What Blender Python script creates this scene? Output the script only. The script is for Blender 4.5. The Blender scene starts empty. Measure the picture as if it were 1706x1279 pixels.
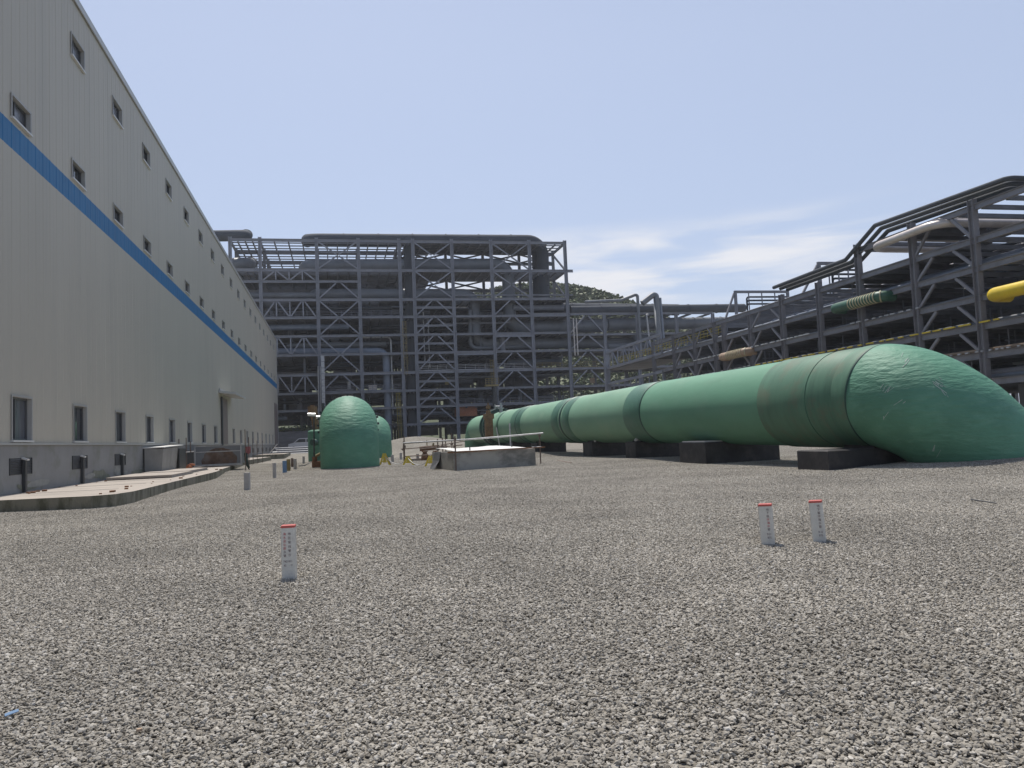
import bpy, math, random
from mathutils import Vector, Matrix
random.seed(11)
D = bpy.data; S = bpy.context.scene; COL = S.collection
V = Vector; R = math.radians; PI = math.pi

# ------------------------------------------------------------------ camera, sky, sun
CF, CX, CY, CH = 1335.5, 853.0, 639.5, 1.5
def cam_basis(yaw=12.38, pitch=3.79, roll=2.43):
    y, p, r = R(yaw), R(pitch), R(roll)
    f = V((math.sin(y)*math.cos(p), math.cos(y)*math.cos(p), math.sin(p)))
    rt = V((math.cos(y), -math.sin(y), 0)); up = rt.cross(f)
    return f, rt*math.cos(r) - up*math.sin(r), up*math.cos(r) + rt*math.sin(r)
FW, RT, UP = cam_basis()
cd = D.cameras.new('camera'); cam = D.objects.new('camera', cd); COL.objects.link(cam)
M3 = Matrix((RT, UP, -FW)).transposed()
cam.matrix_world = Matrix.Translation((0, 0, CH)) @ M3.to_4x4()
cd.sensor_width = 36; cd.lens = 36*CF/1706; cd.clip_start = .1; cd.clip_end = 5000
S.camera = cam
def ray(px, py): return FW + RT*((px-CX)/CF) - UP*((py-CY)/CF)
def onx(px, py, X): d = ray(px, py); return V((0, 0, CH)) + d*(X/d.x)
def ony(px, py, Y): d = ray(px, py); return V((0, 0, CH)) + d*(Y/d.y)
def onz(px, py, Z=0.): d = ray(px, py); return V((0, 0, CH)) + d*((Z-CH)/d.z)

SUN_EL = R(64); SUN_AZ = R(-1.2)            # azimuth from +Y towards +X
sd = V((math.sin(SUN_AZ)*math.cos(SUN_EL), math.cos(SUN_AZ)*math.cos(SUN_EL), math.sin(SUN_EL)))
sl = D.lights.new('sun', 'SUN'); sl.energy = 5.0; sl.angle = R(.53); sl.color = (1, .955, .89)
so = D.objects.new('sun', sl); COL.objects.link(so); so.rotation_euler = sd.to_track_quat('Z', 'Y').to_euler()
W = D.worlds.new('World'); S.world = W; W.use_nodes = True
wn = W.node_tree.nodes; wl = W.node_tree.links; wn.clear()
def N(nt, t, **k):
    n = nt.nodes.new(t)
    for a, b in k.items():
        if a.startswith('i_'): n.inputs[a[2:].replace('_', ' ')].default_value = b
        else: setattr(n, a, b)
    return n
wt = W.node_tree
sky = N(wt, 'ShaderNodeTexSky'); sky.sky_type = 'NISHITA'; sky.sun_disc = False
sky.sun_elevation = SUN_EL; sky.sun_rotation = SUN_AZ; sky.air_density = 1.0; sky.dust_density = 1.6; sky.ozone_density = 2.2
bg = N(wt, 'ShaderNodeBackground'); bg.inputs['Strength'].default_value = .12
wo = N(wt, 'ShaderNodeOutputWorld')
# thin cirrus: noise stretched along the horizon, in sky directions
tc = N(wt, 'ShaderNodeTexCoord'); mp = N(wt, 'ShaderNodeMapping')
mp.inputs['Rotation'].default_value = (0, R(7), R(-15)); mp.inputs['Scale'].default_value = (2.2, 2.2, 15)
wl.new(tc.outputs['Generated'], mp.inputs['Vector'])
cn = N(wt, 'ShaderNodeTexNoise', i_Scale=2.0, i_Detail=6.0, i_Roughness=.5, i_Distortion=.3)
wl.new(mp.outputs[0], cn.inputs['Vector'])
cr = N(wt, 'ShaderNodeMapRange'); cr.inputs['From Min'].default_value = .40; cr.inputs['From Max'].default_value = .64; cr.interpolation_type = 'SMOOTHSTEP'
wl.new(cn.outputs['Fac'], cr.inputs['Value'])
sx = N(wt, 'ShaderNodeSeparateXYZ'); wl.new(tc.outputs['Generated'], sx.inputs[0])
def band(lo0, lo1, hi0, hi1, src):
    a = N(wt, 'ShaderNodeMapRange', interpolation_type='SMOOTHSTEP'); b = N(wt, 'ShaderNodeMapRange', interpolation_type='SMOOTHSTEP')
    a.inputs['From Min'].default_value = lo0; a.inputs['From Max'].default_value = lo1
    b.inputs['From Min'].default_value = hi0; b.inputs['From Max'].default_value = hi1; b.inputs['To Min'].default_value = 1; b.inputs['To Max'].default_value = 0
    wl.new(src, a.inputs['Value']); wl.new(src, b.inputs['Value'])
    m = N(wt, 'ShaderNodeMath', operation='MULTIPLY'); wl.new(a.outputs[0], m.inputs[0]); wl.new(b.outputs[0], m.inputs[1]); return m
bz = band(.14, .18, .222, .262, sx.outputs['Z'])
bx = band(-.08, .22, .52, .66, sx.outputs['X'])
ml = N(wt, 'ShaderNodeMath', operation='MULTIPLY'); wl.new(bz.outputs[0], ml.inputs[0]); wl.new(bx.outputs[0], ml.inputs[1])
m2 = N(wt, 'ShaderNodeMath', operation='MULTIPLY'); wl.new(ml.outputs[0], m2.inputs[0]); wl.new(cr.outputs[0], m2.inputs[1])
m3 = N(wt, 'ShaderNodeMath', operation='MULTIPLY'); wl.new(m2.outputs[0], m3.inputs[0]); m3.inputs[1].default_value = 1.0
mx = N(wt, 'ShaderNodeMix', data_type='RGBA'); wl.new(m3.outputs[0], mx.inputs['Factor'])
# slightly milky summer sky, then the cirrus on top
hz = N(wt, 'ShaderNodeMix', data_type='RGBA'); hf = N(wt, 'ShaderNodeMapRange', interpolation_type='SMOOTHSTEP'); hf.inputs['From Min'].default_value = .42; hf.inputs['From Max'].default_value = .72; hf.inputs['To Min'].default_value = .6; hf.inputs['To Max'].default_value = 0.
wl.new(sx.outputs['Z'], hf.inputs['Value']); wl.new(hf.outputs[0], hz.inputs['Factor'])
wl.new(sky.outputs[0], hz.inputs['A']); hz.inputs['B'].default_value = (4.9, 5.6, 7.3, 1)
wl.new(hz.outputs['Result'], mx.inputs['A']); mx.inputs['B'].default_value = (7.0, 7.1, 7.5, 1)
wl.new(mx.outputs['Result'], bg.inputs['Color']); wl.new(bg.outputs[0], wo.inputs['Surface'])
S.view_settings.view_transform = 'Standard'; S.view_settings.look = 'None'; S.view_settings.exposure = 0; S.view_settings.gamma = 1

# ------------------------------------------------------------------ materials
def srgb(r, g, b):
    f = lambda c: (c/255/12.92 if c/255 <= .04045 else ((c/255+.055)/1.055)**2.4)
    return (f(r), f(g), f(b))
MATS = {}
def mat(name, col, rough=.6, metal=0., var=.18, scale=1.5, bump=0., bscale=30., sq=(1, 1, 1), bsq=(1, 1, 1), stain=None, sscale=.8, samt=.5, ssq=(1, 1, 1), slo=.5, shi=.7, spec=.5, bdist=.03):
    m = D.materials.new(name); m.use_nodes = True; t = m.node_tree; t.nodes.clear()
    o = N(t, 'ShaderNodeOutputMaterial'); b = N(t, 'ShaderNodeBsdfPrincipled'); t.links.new(b.outputs[0], o.inputs['Surface'])
    b.inputs['Roughness'].default_value = rough; b.inputs['Metallic'].default_value = metal; b.inputs['Specular IOR Level'].default_value = spec
    c = N(t, 'ShaderNodeTexCoord')
    def noise(sc, s, det=5., rg=.6):
        p = N(t, 'ShaderNodeMapping'); p.inputs['Scale'].default_value = s; t.links.new(c.outputs['Object'], p.inputs['Vector'])
        n = N(t, 'ShaderNodeTexNoise', i_Scale=sc, i_Detail=det, i_Roughness=rg); t.links.new(p.outputs[0], n.inputs['Vector']); return n
    n = noise(scale, sq)
    r = N(t, 'ShaderNodeValToRGB'); t.links.new(n.outputs['Fac'], r.inputs[0])
    r.color_ramp.elements[0].position = .3; r.color_ramp.elements[1].position = .7
    r.color_ramp.elements[0].color = (*[x*(1-var) for x in col], 1); r.color_ramp.elements[1].color = (*[min(1, x*(1+var)) for x in col], 1)
    out = r.outputs[0]
    if stain:
        n2 = noise(sscale, ssq, 7., .65)
        q = N(t, 'ShaderNodeMapRange'); q.inputs['From Min'].default_value = slo; q.inputs['From Max'].default_value = shi; q.inputs['To Max'].default_value = samt
        t.links.new(n2.outputs['Fac'], q.inputs['Value'])
        x = N(t, 'ShaderNodeMix', data_type='RGBA'); t.links.new(q.outputs[0], x.inputs['Factor']); t.links.new(out, x.inputs['A']); x.inputs['B'].default_value = (*stain, 1)
        out = x.outputs['Result']
    t.links.new(out, b.inputs['Base Color'])
    if bump:
        n3 = noise(bscale, bsq, 4.)
        bp = N(t, 'ShaderNodeBump', i_Strength=bump, i_Distance=bdist); t.links.new(n3.outputs['Fac'], bp.inputs['Height']); t.links.new(bp.outputs[0], b.inputs['Normal'])
    MATS[name] = m; return m

mat('cladding', (.46, .43, .36), .5, spec=.25, var=.035, scale=.35, sq=(1, 1, .15), stain=(.36, .345, .30), sscale=.9, ssq=(1, 1, .06), samt=.35)
mat('blue_cladding', (.012, .15, .34), .5, spec=.25, var=.08, scale=.6, stain=(.01, .09, .23), ssq=(1, 2, .3), samt=.4)
mat('trim', (.40, .40, .385), .4, var=.05)
mat('sill_white', (.6, .6, .58), .4, var=.05)
mat('window_frame', (.10, .105, .11), .35, var=.05)
mat('pane', (.025, .03, .036), .07, var=.1, spec=.6)
mat('pane_blind', (.10, .105, .12), .25, var=.25, scale=3, sq=(1, 1, .2))
mat('plinth', (.235, .235, .228), .85, var=.10, scale=.7, bump=.15, bscale=25, stain=(.15, .155, .115), sscale=.8, ssq=(1, 1, 1.2), samt=.65)
mat('stain_pale', (.27, .272, .25), .9, var=.15, scale=3)
mat('stain_moss', (.19, .195, .15), .9, var=.2, scale=3)
mat('louvre', (.028, .03, .033), .5, var=.1)
mat('dark_metal', (.045, .048, .05), .5, var=.2)
mat('canopy_white', (.45, .45, .43), .5, var=.06)
mat('door_brown', (.20, .165, .15), .55, var=.1)
mat('pad_top', (.34, .30, .26), .9, var=.14, scale=1.0, sq=(.35, 2.4, 1), bump=.1, bscale=40, stain=(.20, .18, .16), sscale=.8, ssq=(.4, 1.6, 1), samt=.7)
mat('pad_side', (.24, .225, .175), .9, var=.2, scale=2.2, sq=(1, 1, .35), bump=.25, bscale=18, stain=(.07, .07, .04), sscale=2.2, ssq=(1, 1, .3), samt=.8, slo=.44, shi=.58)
mat('concrete', (.27, .265, .25), .88, var=.12, scale=1.3, bump=.2, bscale=22, stain=(.15, .145, .13), sscale=.9, ssq=(1, 1, .35), samt=.55)
mat('pit_concrete', (.37, .355, .32), .85, var=.1, scale=1.1, bump=.15, bscale=22, stain=(.13, .13, .12), sscale=.62, ssq=(1, 1, 1.7), samt=.75, slo=.47, shi=.62)
mat('bitumen', (.035, .033, .034), .75, var=.3, scale=2.5, bump=.2, bscale=14, stain=(.10, .09, .08), sscale=2, samt=.5)
mat('cover_sheet', (.62, .61, .58), .55, var=.06, scale=2)
mat('tarp_dark', (.09, .09, .095), .6, var=.2)
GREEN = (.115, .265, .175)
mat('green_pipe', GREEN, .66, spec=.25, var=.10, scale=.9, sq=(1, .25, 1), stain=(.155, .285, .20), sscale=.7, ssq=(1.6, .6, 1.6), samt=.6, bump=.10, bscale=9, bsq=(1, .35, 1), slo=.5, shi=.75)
mat('green_band', (.052, .15, .10), .5, var=.2, scale=3, sq=(1, 4, 1), stain=(.09, .18, .125), sscale=2, ssq=(.6, 6, .6), samt=.5, bump=.2, bscale=9, bsq=(.4, 6, .4))
mat('green_sleeve', (.08, .175, .115), .6, spec=.3, var=.15, scale=1.2, sq=(.7, 3, .7), stain=(.12, .15, .10), sscale=.9, ssq=(1, 1.2, 1.3), samt=.75, bump=.15, bscale=9, bsq=(.4, 4, .4), slo=.49, shi=.64)
mat('green_elbow', (.095, .24, .16), .6, spec=.28, var=.12, scale=1.0, stain=(.14, .30, .21), sscale=1.6, ssq=(1, 1, 2.2), samt=.7, bump=.9, bdist=.06, bscale=2.0, bsq=(1., 1., 3.4))
mat('scuff', (.34, .40, .36), .6, var=.2)
mat('dark_green', (.022, .07, .052), .5, var=.2)
mat('valve_brown', (.20, .115, .05), .7, var=.3, scale=3, stain=(.09, .055, .03), samt=.7, sscale=4)
mat('rust', (.20, .095, .045), .85, var=.35, scale=3, stain=(.07, .045, .03), samt=.7, sscale=2.5)
mat('rust_dark', (.115, .072, .05), .85, var=.4, scale=2, stain=(.17, .17, .165), samt=.6, sscale=1.6)
mat('scaffold', (.17, .125, .10), .75, metal=.2, var=.35, scale=8)
mat('galv', (.42, .42, .42), .5, metal=.3, var=.2, scale=4)
mat('yellow', (.62, .46, .03), .5, var=.15)
mat('yellow_dull', (.24, .185, .07), .6, var=.25, scale=3)
mat('yellow_rail', (.36, .29, .06), .6, var=.2)
mat('steel', (.225, .235, .265), .55, var=.14, scale=.5, stain=(.15, .145, .16), sscale=.8, samt=.5)
mat('steel_near', (.215, .21, .222), .55, var=.14, scale=.6, stain=(.12, .105, .105), sscale=.8, samt=.5)
mat('steel_dark', (.165, .168, .178), .7, var=.2, scale=.8)
mat('deck', (.15, .152, .16), .8, var=.2, scale=.5)
mat('duct', (.155, .168, .182), .5, var=.1, scale=.25, stain=(.115, .115, .125), sscale=.3, samt=.6)
mat('duct_dark', (.08, .087, .097), .8, spec=.15, var=.15, scale=.3)
mat('pipe_blue', (.17, .20, .25), .5, var=.1)
mat('pipe_silver', (.52, .47, .43), .4, metal=.25, var=.12, scale=1.5)
mat('loop_green', (.03, .10, .06), .5, var=.2)
mat('loop_tan', (.33, .23, .15), .6, var=.25, scale=2)
mat('loop_yellow', (.66, .47, .02), .42, var=.1)
mat('band_cream', (.42, .38, .24), .6, var=.1)
mat('post_white', (.60, .58, .52), .6, var=.08, scale=9, bump=.1, bscale=60, stain=(.38, .36, .33), sscale=8, samt=.5)
mat('post_red', (.46, .085, .065), .5, var=.1)
mat('ink_red', (.45, .012, .02), .6, var=.1)
mat('ink_dark', (.09, .035, .045), .6, var=.1)
mat('post_blue', (.12, .22, .36), .5, var=.1)
mat('grey_post', (.36, .35, .34), .7, var=.12, scale=6)
mat('skin', (.30, .17, .11), .6, var=.05)
mat('cap_red', (.30, .105, .11), .5, var=.1)
mat('jacket', (.13, .035, .04), .8, var=.2)
mat('trousers', (.035, .055, .045), .85, var=.2)
mat('paint_silver', (.5, .51, .55), .3, metal=.2, var=.05)
mat('brick_red', (.42, .17, .09), .9, var=.3, scale=5)
mat('lamp_white', (.85, .85, .85), .4, var=.02)
mat('masonry', (.17, .165, .17), .9, var=.25, scale=.6, sq=(1, 1, 3))
mat('shed', (.17, .175, .19), .6, var=.08, scale=.4)
mat('sign_pale', (.6, .52, .47), .5, var=.2, scale=4)
mat('rubber', (.02, .02, .02), .8, var=.1)

def gravel_nodes(name, island):
    m = D.materials.new(name); m.use_nodes = True; t = m.node_tree; t.nodes.clear()
    o = N(t, 'ShaderNodeOutputMaterial'); b = N(t, 'ShaderNodeBsdfPrincipled', i_Roughness=.88); b.inputs['Specular IOR Level'].default_value = .25; t.links.new(b.outputs[0], o.inputs['Surface'])
    if island:
        g = N(t, 'ShaderNodeNewGeometry'); fac = g.outputs['Random Per Island']
        pos = g.outputs['Position']
    else:
        c = N(t, 'ShaderNodeTexCoord'); vo = N(t, 'ShaderNodeTexVoronoi', i_Scale=19.); t.links.new(c.outputs['Object'], vo.inputs['Vector'])
        se = N(t, 'ShaderNodeSeparateColor'); t.links.new(vo.outputs['Color'], se.inputs[0]); fac = se.outputs[0]; pos = c.outputs['Object']
        bp = N(t, 'ShaderNodeBump', i_Strength=.9, i_Distance=.03, invert=True); t.links.new(vo.outputs['Distance'], bp.inputs['Height']); t.links.new(bp.outputs[0], b.inputs['Normal'])
    r = N(t, 'ShaderNodeValToRGB'); t.links.new(fac, r.inputs[0]); e = r.color_ramp.elements
    k = .90 if island else .58
    for i, (p, c3) in enumerate(((0, (.215, .193, .16)), (.3, (.31, .284, .24)), (.6, (.37, .341, .292)), (.85, (.425, .394, .34)), (.97, (.50, .47, .42)), (1, (.54, .51, .46)))):
        el = e[0] if i < 1 else (e[len(e)-1] if i == 5 else e.new(p)); el.position = p; el.color = (*[x*k for x in c3], 1)
    # broad dusty patches
    n = N(t, 'ShaderNodeTexNoise', i_Scale=.35, i_Detail=4.); t.links.new(pos, n.inputs['Vector'])
    q = N(t, 'ShaderNodeMapRange'); q.inputs['From Min'].default_value = .35; q.inputs['From Max'].default_value = .65; q.inputs['To Min'].default_value = .86; q.inputs['To Max'].default_value = 1.12; t.links.new(n.outputs['Fac'], q.inputs['Value'])
    x = N(t, 'ShaderNodeMix', data_type='RGBA', blend_type='MULTIPLY'); x.inputs['Factor'].default_value = 1; t.links.new(r.outputs[0], x.inputs['A']); t.links.new(q.outputs[0], x.inputs['B'])
    t.links.new(x.outputs['Result'], b.inputs['Base Color']); MATS[name] = m
gravel_nodes('gravel_stone', True); gravel_nodes('gravel_far', False)
def leaf_mat(name, a, c):
    m = D.materials.new(name); m.use_nodes = True; t = m.node_tree; t.nodes.clear()
    o = N(t, 'ShaderNodeOutputMaterial'); b = N(t, 'ShaderNodeBsdfPrincipled', i_Roughness=.7); t.links.new(b.outputs[0], o.inputs['Surface'])
    g = N(t, 'ShaderNodeNewGeometry'); r = N(t, 'ShaderNodeValToRGB'); t.links.new(g.outputs['Random Per Island'], r.inputs[0])
    r.color_ramp.elements[0].color = (*a, 1); r.color_ramp.elements[1].color = (*c, 1); t.links.new(r.outputs[0], b.inputs['Base Color']); MATS[name] = m
leaf_mat('leaves', (.05, .07, .022), (.145, .17, .065))

# ------------------------------------------------------------------ mesh helpers
ORG = {}
class MB:
    def __init__(s): s.v = []; s.f = []; s.sm = []
    def add(s, vs, fs, smooth=False):
        n = len(s.v); s.v += [tuple(x) for x in vs]; s.f += [tuple(i+n for i in q) for q in fs]; s.sm += [smooth]*len(fs); return s
    def obox(s, c, ax, ay, az):
        c, ax, ay, az = V(c), V(ax), V(ay), V(az)
        vs = [c+ax*i+ay*j+az*k for k in (-1, 1) for j in (-1, 1) for i in (-1, 1)]
        fs = [(0, 2, 3, 1), (4, 5, 7, 6), (0, 1, 5, 4), (2, 6, 7, 3), (0, 4, 6, 2), (1, 3, 7, 5)]
        if ax.cross(ay).dot(az) < 0: fs = [q[::-1] for q in fs]
        return s.add(vs, fs)
    def box(s, x0, x1, y0, y1, z0, z1):
        return s.obox(((x0+x1)/2, (y0+y1)/2, (z0+z1)/2), ((x1-x0)/2, 0, 0), (0, (y1-y0)/2, 0), (0, 0, (z1-z0)/2))
    def frame(s, p, q, up):
        a = (q-p).normalized(); u = V(up)
        if abs(a.dot(u)) > .97: u = V((0, 1, 0)) if abs(a.y) < .9 else V((1, 0, 0))
        w = a.cross(u).normalized(); return a, w, w.cross(a)
    def bar(s, p, q, w, h, up=(0, 0, 1)):
        p, q = V(p), V(q); a, sd_, u = s.frame(p, q, up)
        return s.obox((p+q)/2, (q-p)/2, sd_*w/2, u*h/2)
    def ibeam(s, p, q, w, h, t=.12, up=(0, 0, 1)):
        p, q = V(p), V(q); a, sd_, u = s.frame(p, q, up); c = (p+q)/2; l = (q-p)/2
        s.obox(c+u*(h/2-t/2), l, sd_*w/2, u*t/2); s.obox(c-u*(h/2-t/2), l, sd_*w/2, u*t/2)
        return s.obox(c, l, sd_*t/2, u*(h/2-t))
    def tube(s, pts, r, n=14, caps=True, smooth=True, closed=False):
        pts = [V(p) for p in pts]; m = len(pts)
        rr = r if isinstance(r, (list, tuple)) else [r]*m
        t0 = (pts[1]-pts[0]).normalized(); u = V((0, 0, 1)) if abs(t0.z) < .9 else V((1, 0, 0))
        u = (u - t0*u.dot(t0)).normalized(); vs = []; fs = []
        for i, p in enumerate(pts):
            t = (pts[min(i+1, m-1)]-pts[max(i-1, 0)])
            t = t.normalized() if t.length > 1e-9 else t0
            u = (u - t*u.dot(t)).normalized(); w = t.cross(u); t0 = t
            for k in range(n):
                g = 2*PI*k/n; vs.append(p + (u*math.cos(g) + w*math.sin(g))*rr[i])
        for i in range(m-1):
            for k in range(n):
                a = i*n+k; b = i*n+(k+1) % n; fs.append((a, b, b+n, a+n))
        s.add(vs, fs, smooth)
        if caps:
            s.add(vs[:n], [tuple(range(n-1, -1, -1))]); s.add(vs[-n:], [tuple(range(n))])
        return s
    def cone(s, c, r0, r1, h, n=16): return s.tube([V(c), V(c)+V((0, 0, h))], [r0, r1], n, True, True)
    def build(s, name, m, parent=None, at=None):
        o0 = ORG.get(parent.name, V((0, 0, 0))) if parent else (V(at) if at else V((0, 0, 0)))
        me = D.meshes.new(name); me.from_pydata([V(v)-o0 for v in s.v], [], s.f)
        me.polygons.foreach_set('use_smooth', s.sm); me.materials.append(MATS[m]); me.update()
        o = D.objects.new(name, me); COL.objects.link(o)
        if parent: o.parent = parent
        else: o.location = o0
        ORG[o.name] = o0; return o
def tag(o, label=None, cat=None, group=None, kind=None):
    if label: o['label'] = label
    if cat: o['category'] = cat
    if group: o['group'] = group
    if kind: o['kind'] = kind
    return o
def thing(name, label, cat, loc=(0, 0, 0), group=None):
    o = D.objects.new(name, None); COL.objects.link(o); o.location = loc; o.empty_display_size = .3
    ORG[o.name] = V(loc); return tag(o, label, cat, group)
def dup(root, loc, rotz=0., label=None, group=None, scale=None):
    def cp(o, par):
        c = o.copy(); COL.objects.link(c)
        if par: c.parent = par
        for ch in list(o.children): cp(ch, c)
        return c
    r = cp(root, None); r.location = loc; r.rotation_euler = (0, 0, rotz)
    if scale: r.scale = scale
    if label: r['label'] = label
    if group: r['group'] = group
    return r
def rpath(pts, rad, n=7):
    pts = [V(p) for p in pts]; out = [pts[0]]
    for i in range(1, len(pts)-1):
        a = (pts[i-1]-pts[i]); b = (pts[i+1]-pts[i]); la, lb = a.length, b.length; a.normalize(); b.normalize()
        ang = a.angle(b); r_ = min(rad, .48*min(la, lb)*math.tan(ang/2)); d = r_/math.tan(ang/2)
        c = pts[i] + (a+b).normalized()*(r_/math.sin(ang/2)); s0 = pts[i]+a*d-c; s1 = pts[i]+b*d-c
        for k in range(n+1):
            f = k/n; tot = s0.angle(s1); w = (s0*math.sin((1-f)*tot) + s1*math.sin(f*tot))/math.sin(tot) if tot > 1e-4 else s0
            out.append(c+w)
    out.append(pts[-1]); return out
def smooth01(a, b, x):
    t = max(0., min(1., (x-a)/(b-a))); return t*t*(3-2*t)
MOUNDS = [(18.2, 20.4, 3.0, .28), (.85, 48, 3.4, .22), (14.2, 62, 5, .22), (20.5, 18.0, 3, .22), (11.5, 108, 8, 1.5), (8.5, 104, 5, .9), (16, 39, 4, .10)]
def gh(x, y):
    z = 1.05*smooth01(95, 165, y)
    for mx_, my, s, h in MOUNDS: z += h*math.exp(-(((x-mx_)**2+(y-my)**2)/(s*s)))
    z += .02*math.sin(x*.45+1.3)*math.sin(y*.3+.4) + .015*math.sin(x*.23-y*.31)
    return z

# ------------------------------------------------------------------ ground
g = MB(); xs = [-2500, -900, -300, -120, -60, -30] + [-20+1.*i for i in range(66)] + [50, 60, 80, 110, 160, 300, 900, 2500]
ys = [-1500, -300, -60, -15] + [-8+1.*i for i in range(125)] + [120+6*i for i in range(12)] + [220, 300, 500, 1200, 3000]
for y in ys:
    for x in xs: g.v.append((x, y, gh(x, y)-.012))
nx = len(xs)
for j in range(len(ys)-1):
    for i in range(nx-1): a = j*nx+i; g.f.append((a, a+1, a+nx+1, a+nx)); g.sm.append(True)
tag(g.build('ground', 'gravel_far'), kind='structure')

# crushed stone: four patches of loose stones set out over the yard
ICO = []
def ico():
    t = (1+5**.5)/2
    v = [(-1, t, 0), (1, t, 0), (-1, -t, 0), (1, -t, 0), (0, -1, t), (0, 1, t), (0, -1, -t), (0, 1, -t), (t, 0, -1), (t, 0, 1), (-t, 0, -1), (-t, 0, 1)]
    f = [(0, 11, 5), (0, 5, 1), (0, 1, 7), (0, 7, 10), (0, 10, 11), (1, 5, 9), (5, 11, 4), (11, 10, 2), (10, 7, 6), (7, 1, 8), (3, 9, 4), (3, 4, 2), (3, 2, 6), (3, 6, 8), (3, 8, 9), (4, 9, 5), (2, 4, 11), (6, 2, 10), (8, 6, 7), (9, 8, 1)]
    k = 1/math.sqrt(1+t*t); return [(a*k, b*k, c*k) for a, b, c in v], f
IV, IF = ico()
PS = 1.2
def patch(seed):
    rn = random.Random(seed); m = MB()
    for _ in range(4000):
        s = .0074*(1+1.5*rn.random()**2.2); x = rn.uniform(-PS/2, PS/2); y = rn.uniform(-PS/2, PS/2)
        e = Matrix.Rotation(rn.uniform(0, 6.28), 3, 'Z') @ Matrix.Rotation(rn.gauss(0, .45), 3, 'X') @ Matrix.Rotation(rn.gauss(0, .45), 3, 'Y')
        sc = V((s*rn.uniform(.9, 1.6), s*rn.uniform(.7, 1.1), s*rn.uniform(.38, .72))); z = rn.uniform(-.006, .007)
        vs = []
        for p in IV:
            k = rn.uniform(.72, 1.2); vs.append(e @ V((p[0]*sc.x*k, p[1]*sc.y*k, p[2]*sc.z*k)) + V((x, y, z)))
        m.add(vs, IF)
    me = D.meshes.new('gravel_patch'); me.from_pydata(m.v, [], m.f); me.materials.append(MATS['gravel_stone'])
    return D.objects.new('gravel_patch', me)
patches = [patch(100+i) for i in range(4)]
gv = []
j = 0
yy = 1.2
while yy < 78:
    i0 = int((-.42*yy-5)/PS); i1 = int((1.02*yy+5)/PS)
    for i in range(i0, i1+1):
        x = i*PS
        if x < -10.5: continue
        gv.append((x, yy, gh(x, yy)))
    yy += PS
me = D.meshes.new('gravel'); me.from_pydata(gv, [], [])
ra = me.attributes.new('rot', 'FLOAT_VECTOR', 'POINT'); rr0 = random.Random(2)
for i, (x, y, z) in enumerate(gv):
    n_ = V((-(gh(x+.7, y)-gh(x-.7, y))/1.4, -(gh(x, y+.7)-gh(x, y-.7))/1.4, 1)).normalized()
    ra.data[i].vector = V((V((0, 0, 1)).rotation_difference(n_).to_matrix() @ Matrix.Rotation(PI/2*rr0.randrange(4), 3, 'Z')).to_euler())
go = D.objects.new('gravel', me); COL.objects.link(go)
tag(go, 'loose grey crushed stone covering the whole yard', 'gravel', kind='stuff')
ng = D.node_groups.new('scatter_stones', 'GeometryNodeTree')
ng.interface.new_socket('Geometry', in_out='INPUT', socket_type='NodeSocketGeometry'); ng.interface.new_socket('Geometry', in_out='OUTPUT', socket_type='NodeSocketGeometry')
gi = N(ng, 'NodeGroupInput'); gout = N(ng, 'NodeGroupOutput'); jn = N(ng, 'GeometryNodeJoinGeometry')
for p in patches:
    oi = N(ng, 'GeometryNodeObjectInfo'); oi.inputs['Object'].default_value = p; oi.inputs['As Instance'].default_value = True
    ng.links.new(oi.outputs['Geometry'], jn.inputs[0])
ip = N(ng, 'GeometryNodeInstanceOnPoints'); ip.inputs['Pick Instance'].default_value = True
r1 = N(ng, 'FunctionNodeRandomValue', data_type='INT'); r1.inputs[4].default_value = 0; r1.inputs[5].default_value = 3; r1.inputs['Seed'].default_value = 3
na = N(ng, 'GeometryNodeInputNamedAttribute', data_type='FLOAT_VECTOR'); na.inputs['Name'].default_value = 'rot'
ng.links.new(gi.outputs[0], ip.inputs['Points']); ng.links.new(jn.outputs[0], ip.inputs['Instance']); ng.links.new(r1.outputs[2], ip.inputs['Instance Index'])
ng.links.new(na.outputs['Attribute'], ip.inputs['Rotation']); ng.links.new(ip.outputs[0], gout.inputs[0])
md = go.modifiers.new('stones', 'NODES'); md.node_group = ng

# ------------------------------------------------------------------ hill behind the plant
def hillz(x, y):
    c = 54*math.exp(-((x-95)/88)**2) + 28*math.exp(-((x+60)/150)**2)
    return c*smooth01(190, 330, y)*(1-.3*smooth01(360, 520, y)) + 1.05
h = MB(); hx = [-260+12*i for i in range(54)]; hy = [185+11*i for i in range(30)]
for y in hy:
    for x in hx: h.v.append((x, y, hillz(x, y) + random.uniform(-.6, .6)))
for j in range(len(hy)-1):
    for i in range(len(hx)-1): a = j*len(hx)+i; h.f.append((a, a+1, a+len(hx)+1, a+len(hx))); h.sm.append(True)
mat('hill_soil', (.05, .062, .024), .9, var=.3, scale=.05)
tag(h.build('hill', 'hill_soil'), kind='structure')
lv = MB(); rn = random.Random(5)
for _ in range(21000):
    x = rn.uniform(-70, 215) if rn.random() < .3 else rn.uniform(55, 150); y = rn.uniform(205, 352)
    z = hillz(x, y); s = rn.uniform(.5, 1.1)
    for _k in range(4):
        c = V((x+rn.gauss(0, s*.7), y+rn.gauss(0, s*.7), z+s*.4+rn.gauss(0, s*.3)))
        q = Matrix.Rotation(rn.uniform(0, 6.3), 3, 'Z') @ Matrix.Rotation(rn.gauss(0, .8), 3, 'X')
        k = s*rn.uniform(.35, .8)
        lv.add([c+q @ V((a*k*rn.uniform(.7, 1.3), b*k*rn.uniform(.7, 1.3), 0)) for a, b in ((-1, -.5), (0, -1), (1, -.4), (.8, .7), (-.3, 1))], [(0, 1, 2, 3, 4)])
tag(lv.build('hill_woodland', 'leaves'), 'green scrub wood covering the hill behind the steel frames', 'woodland', kind='stuff')

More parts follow.
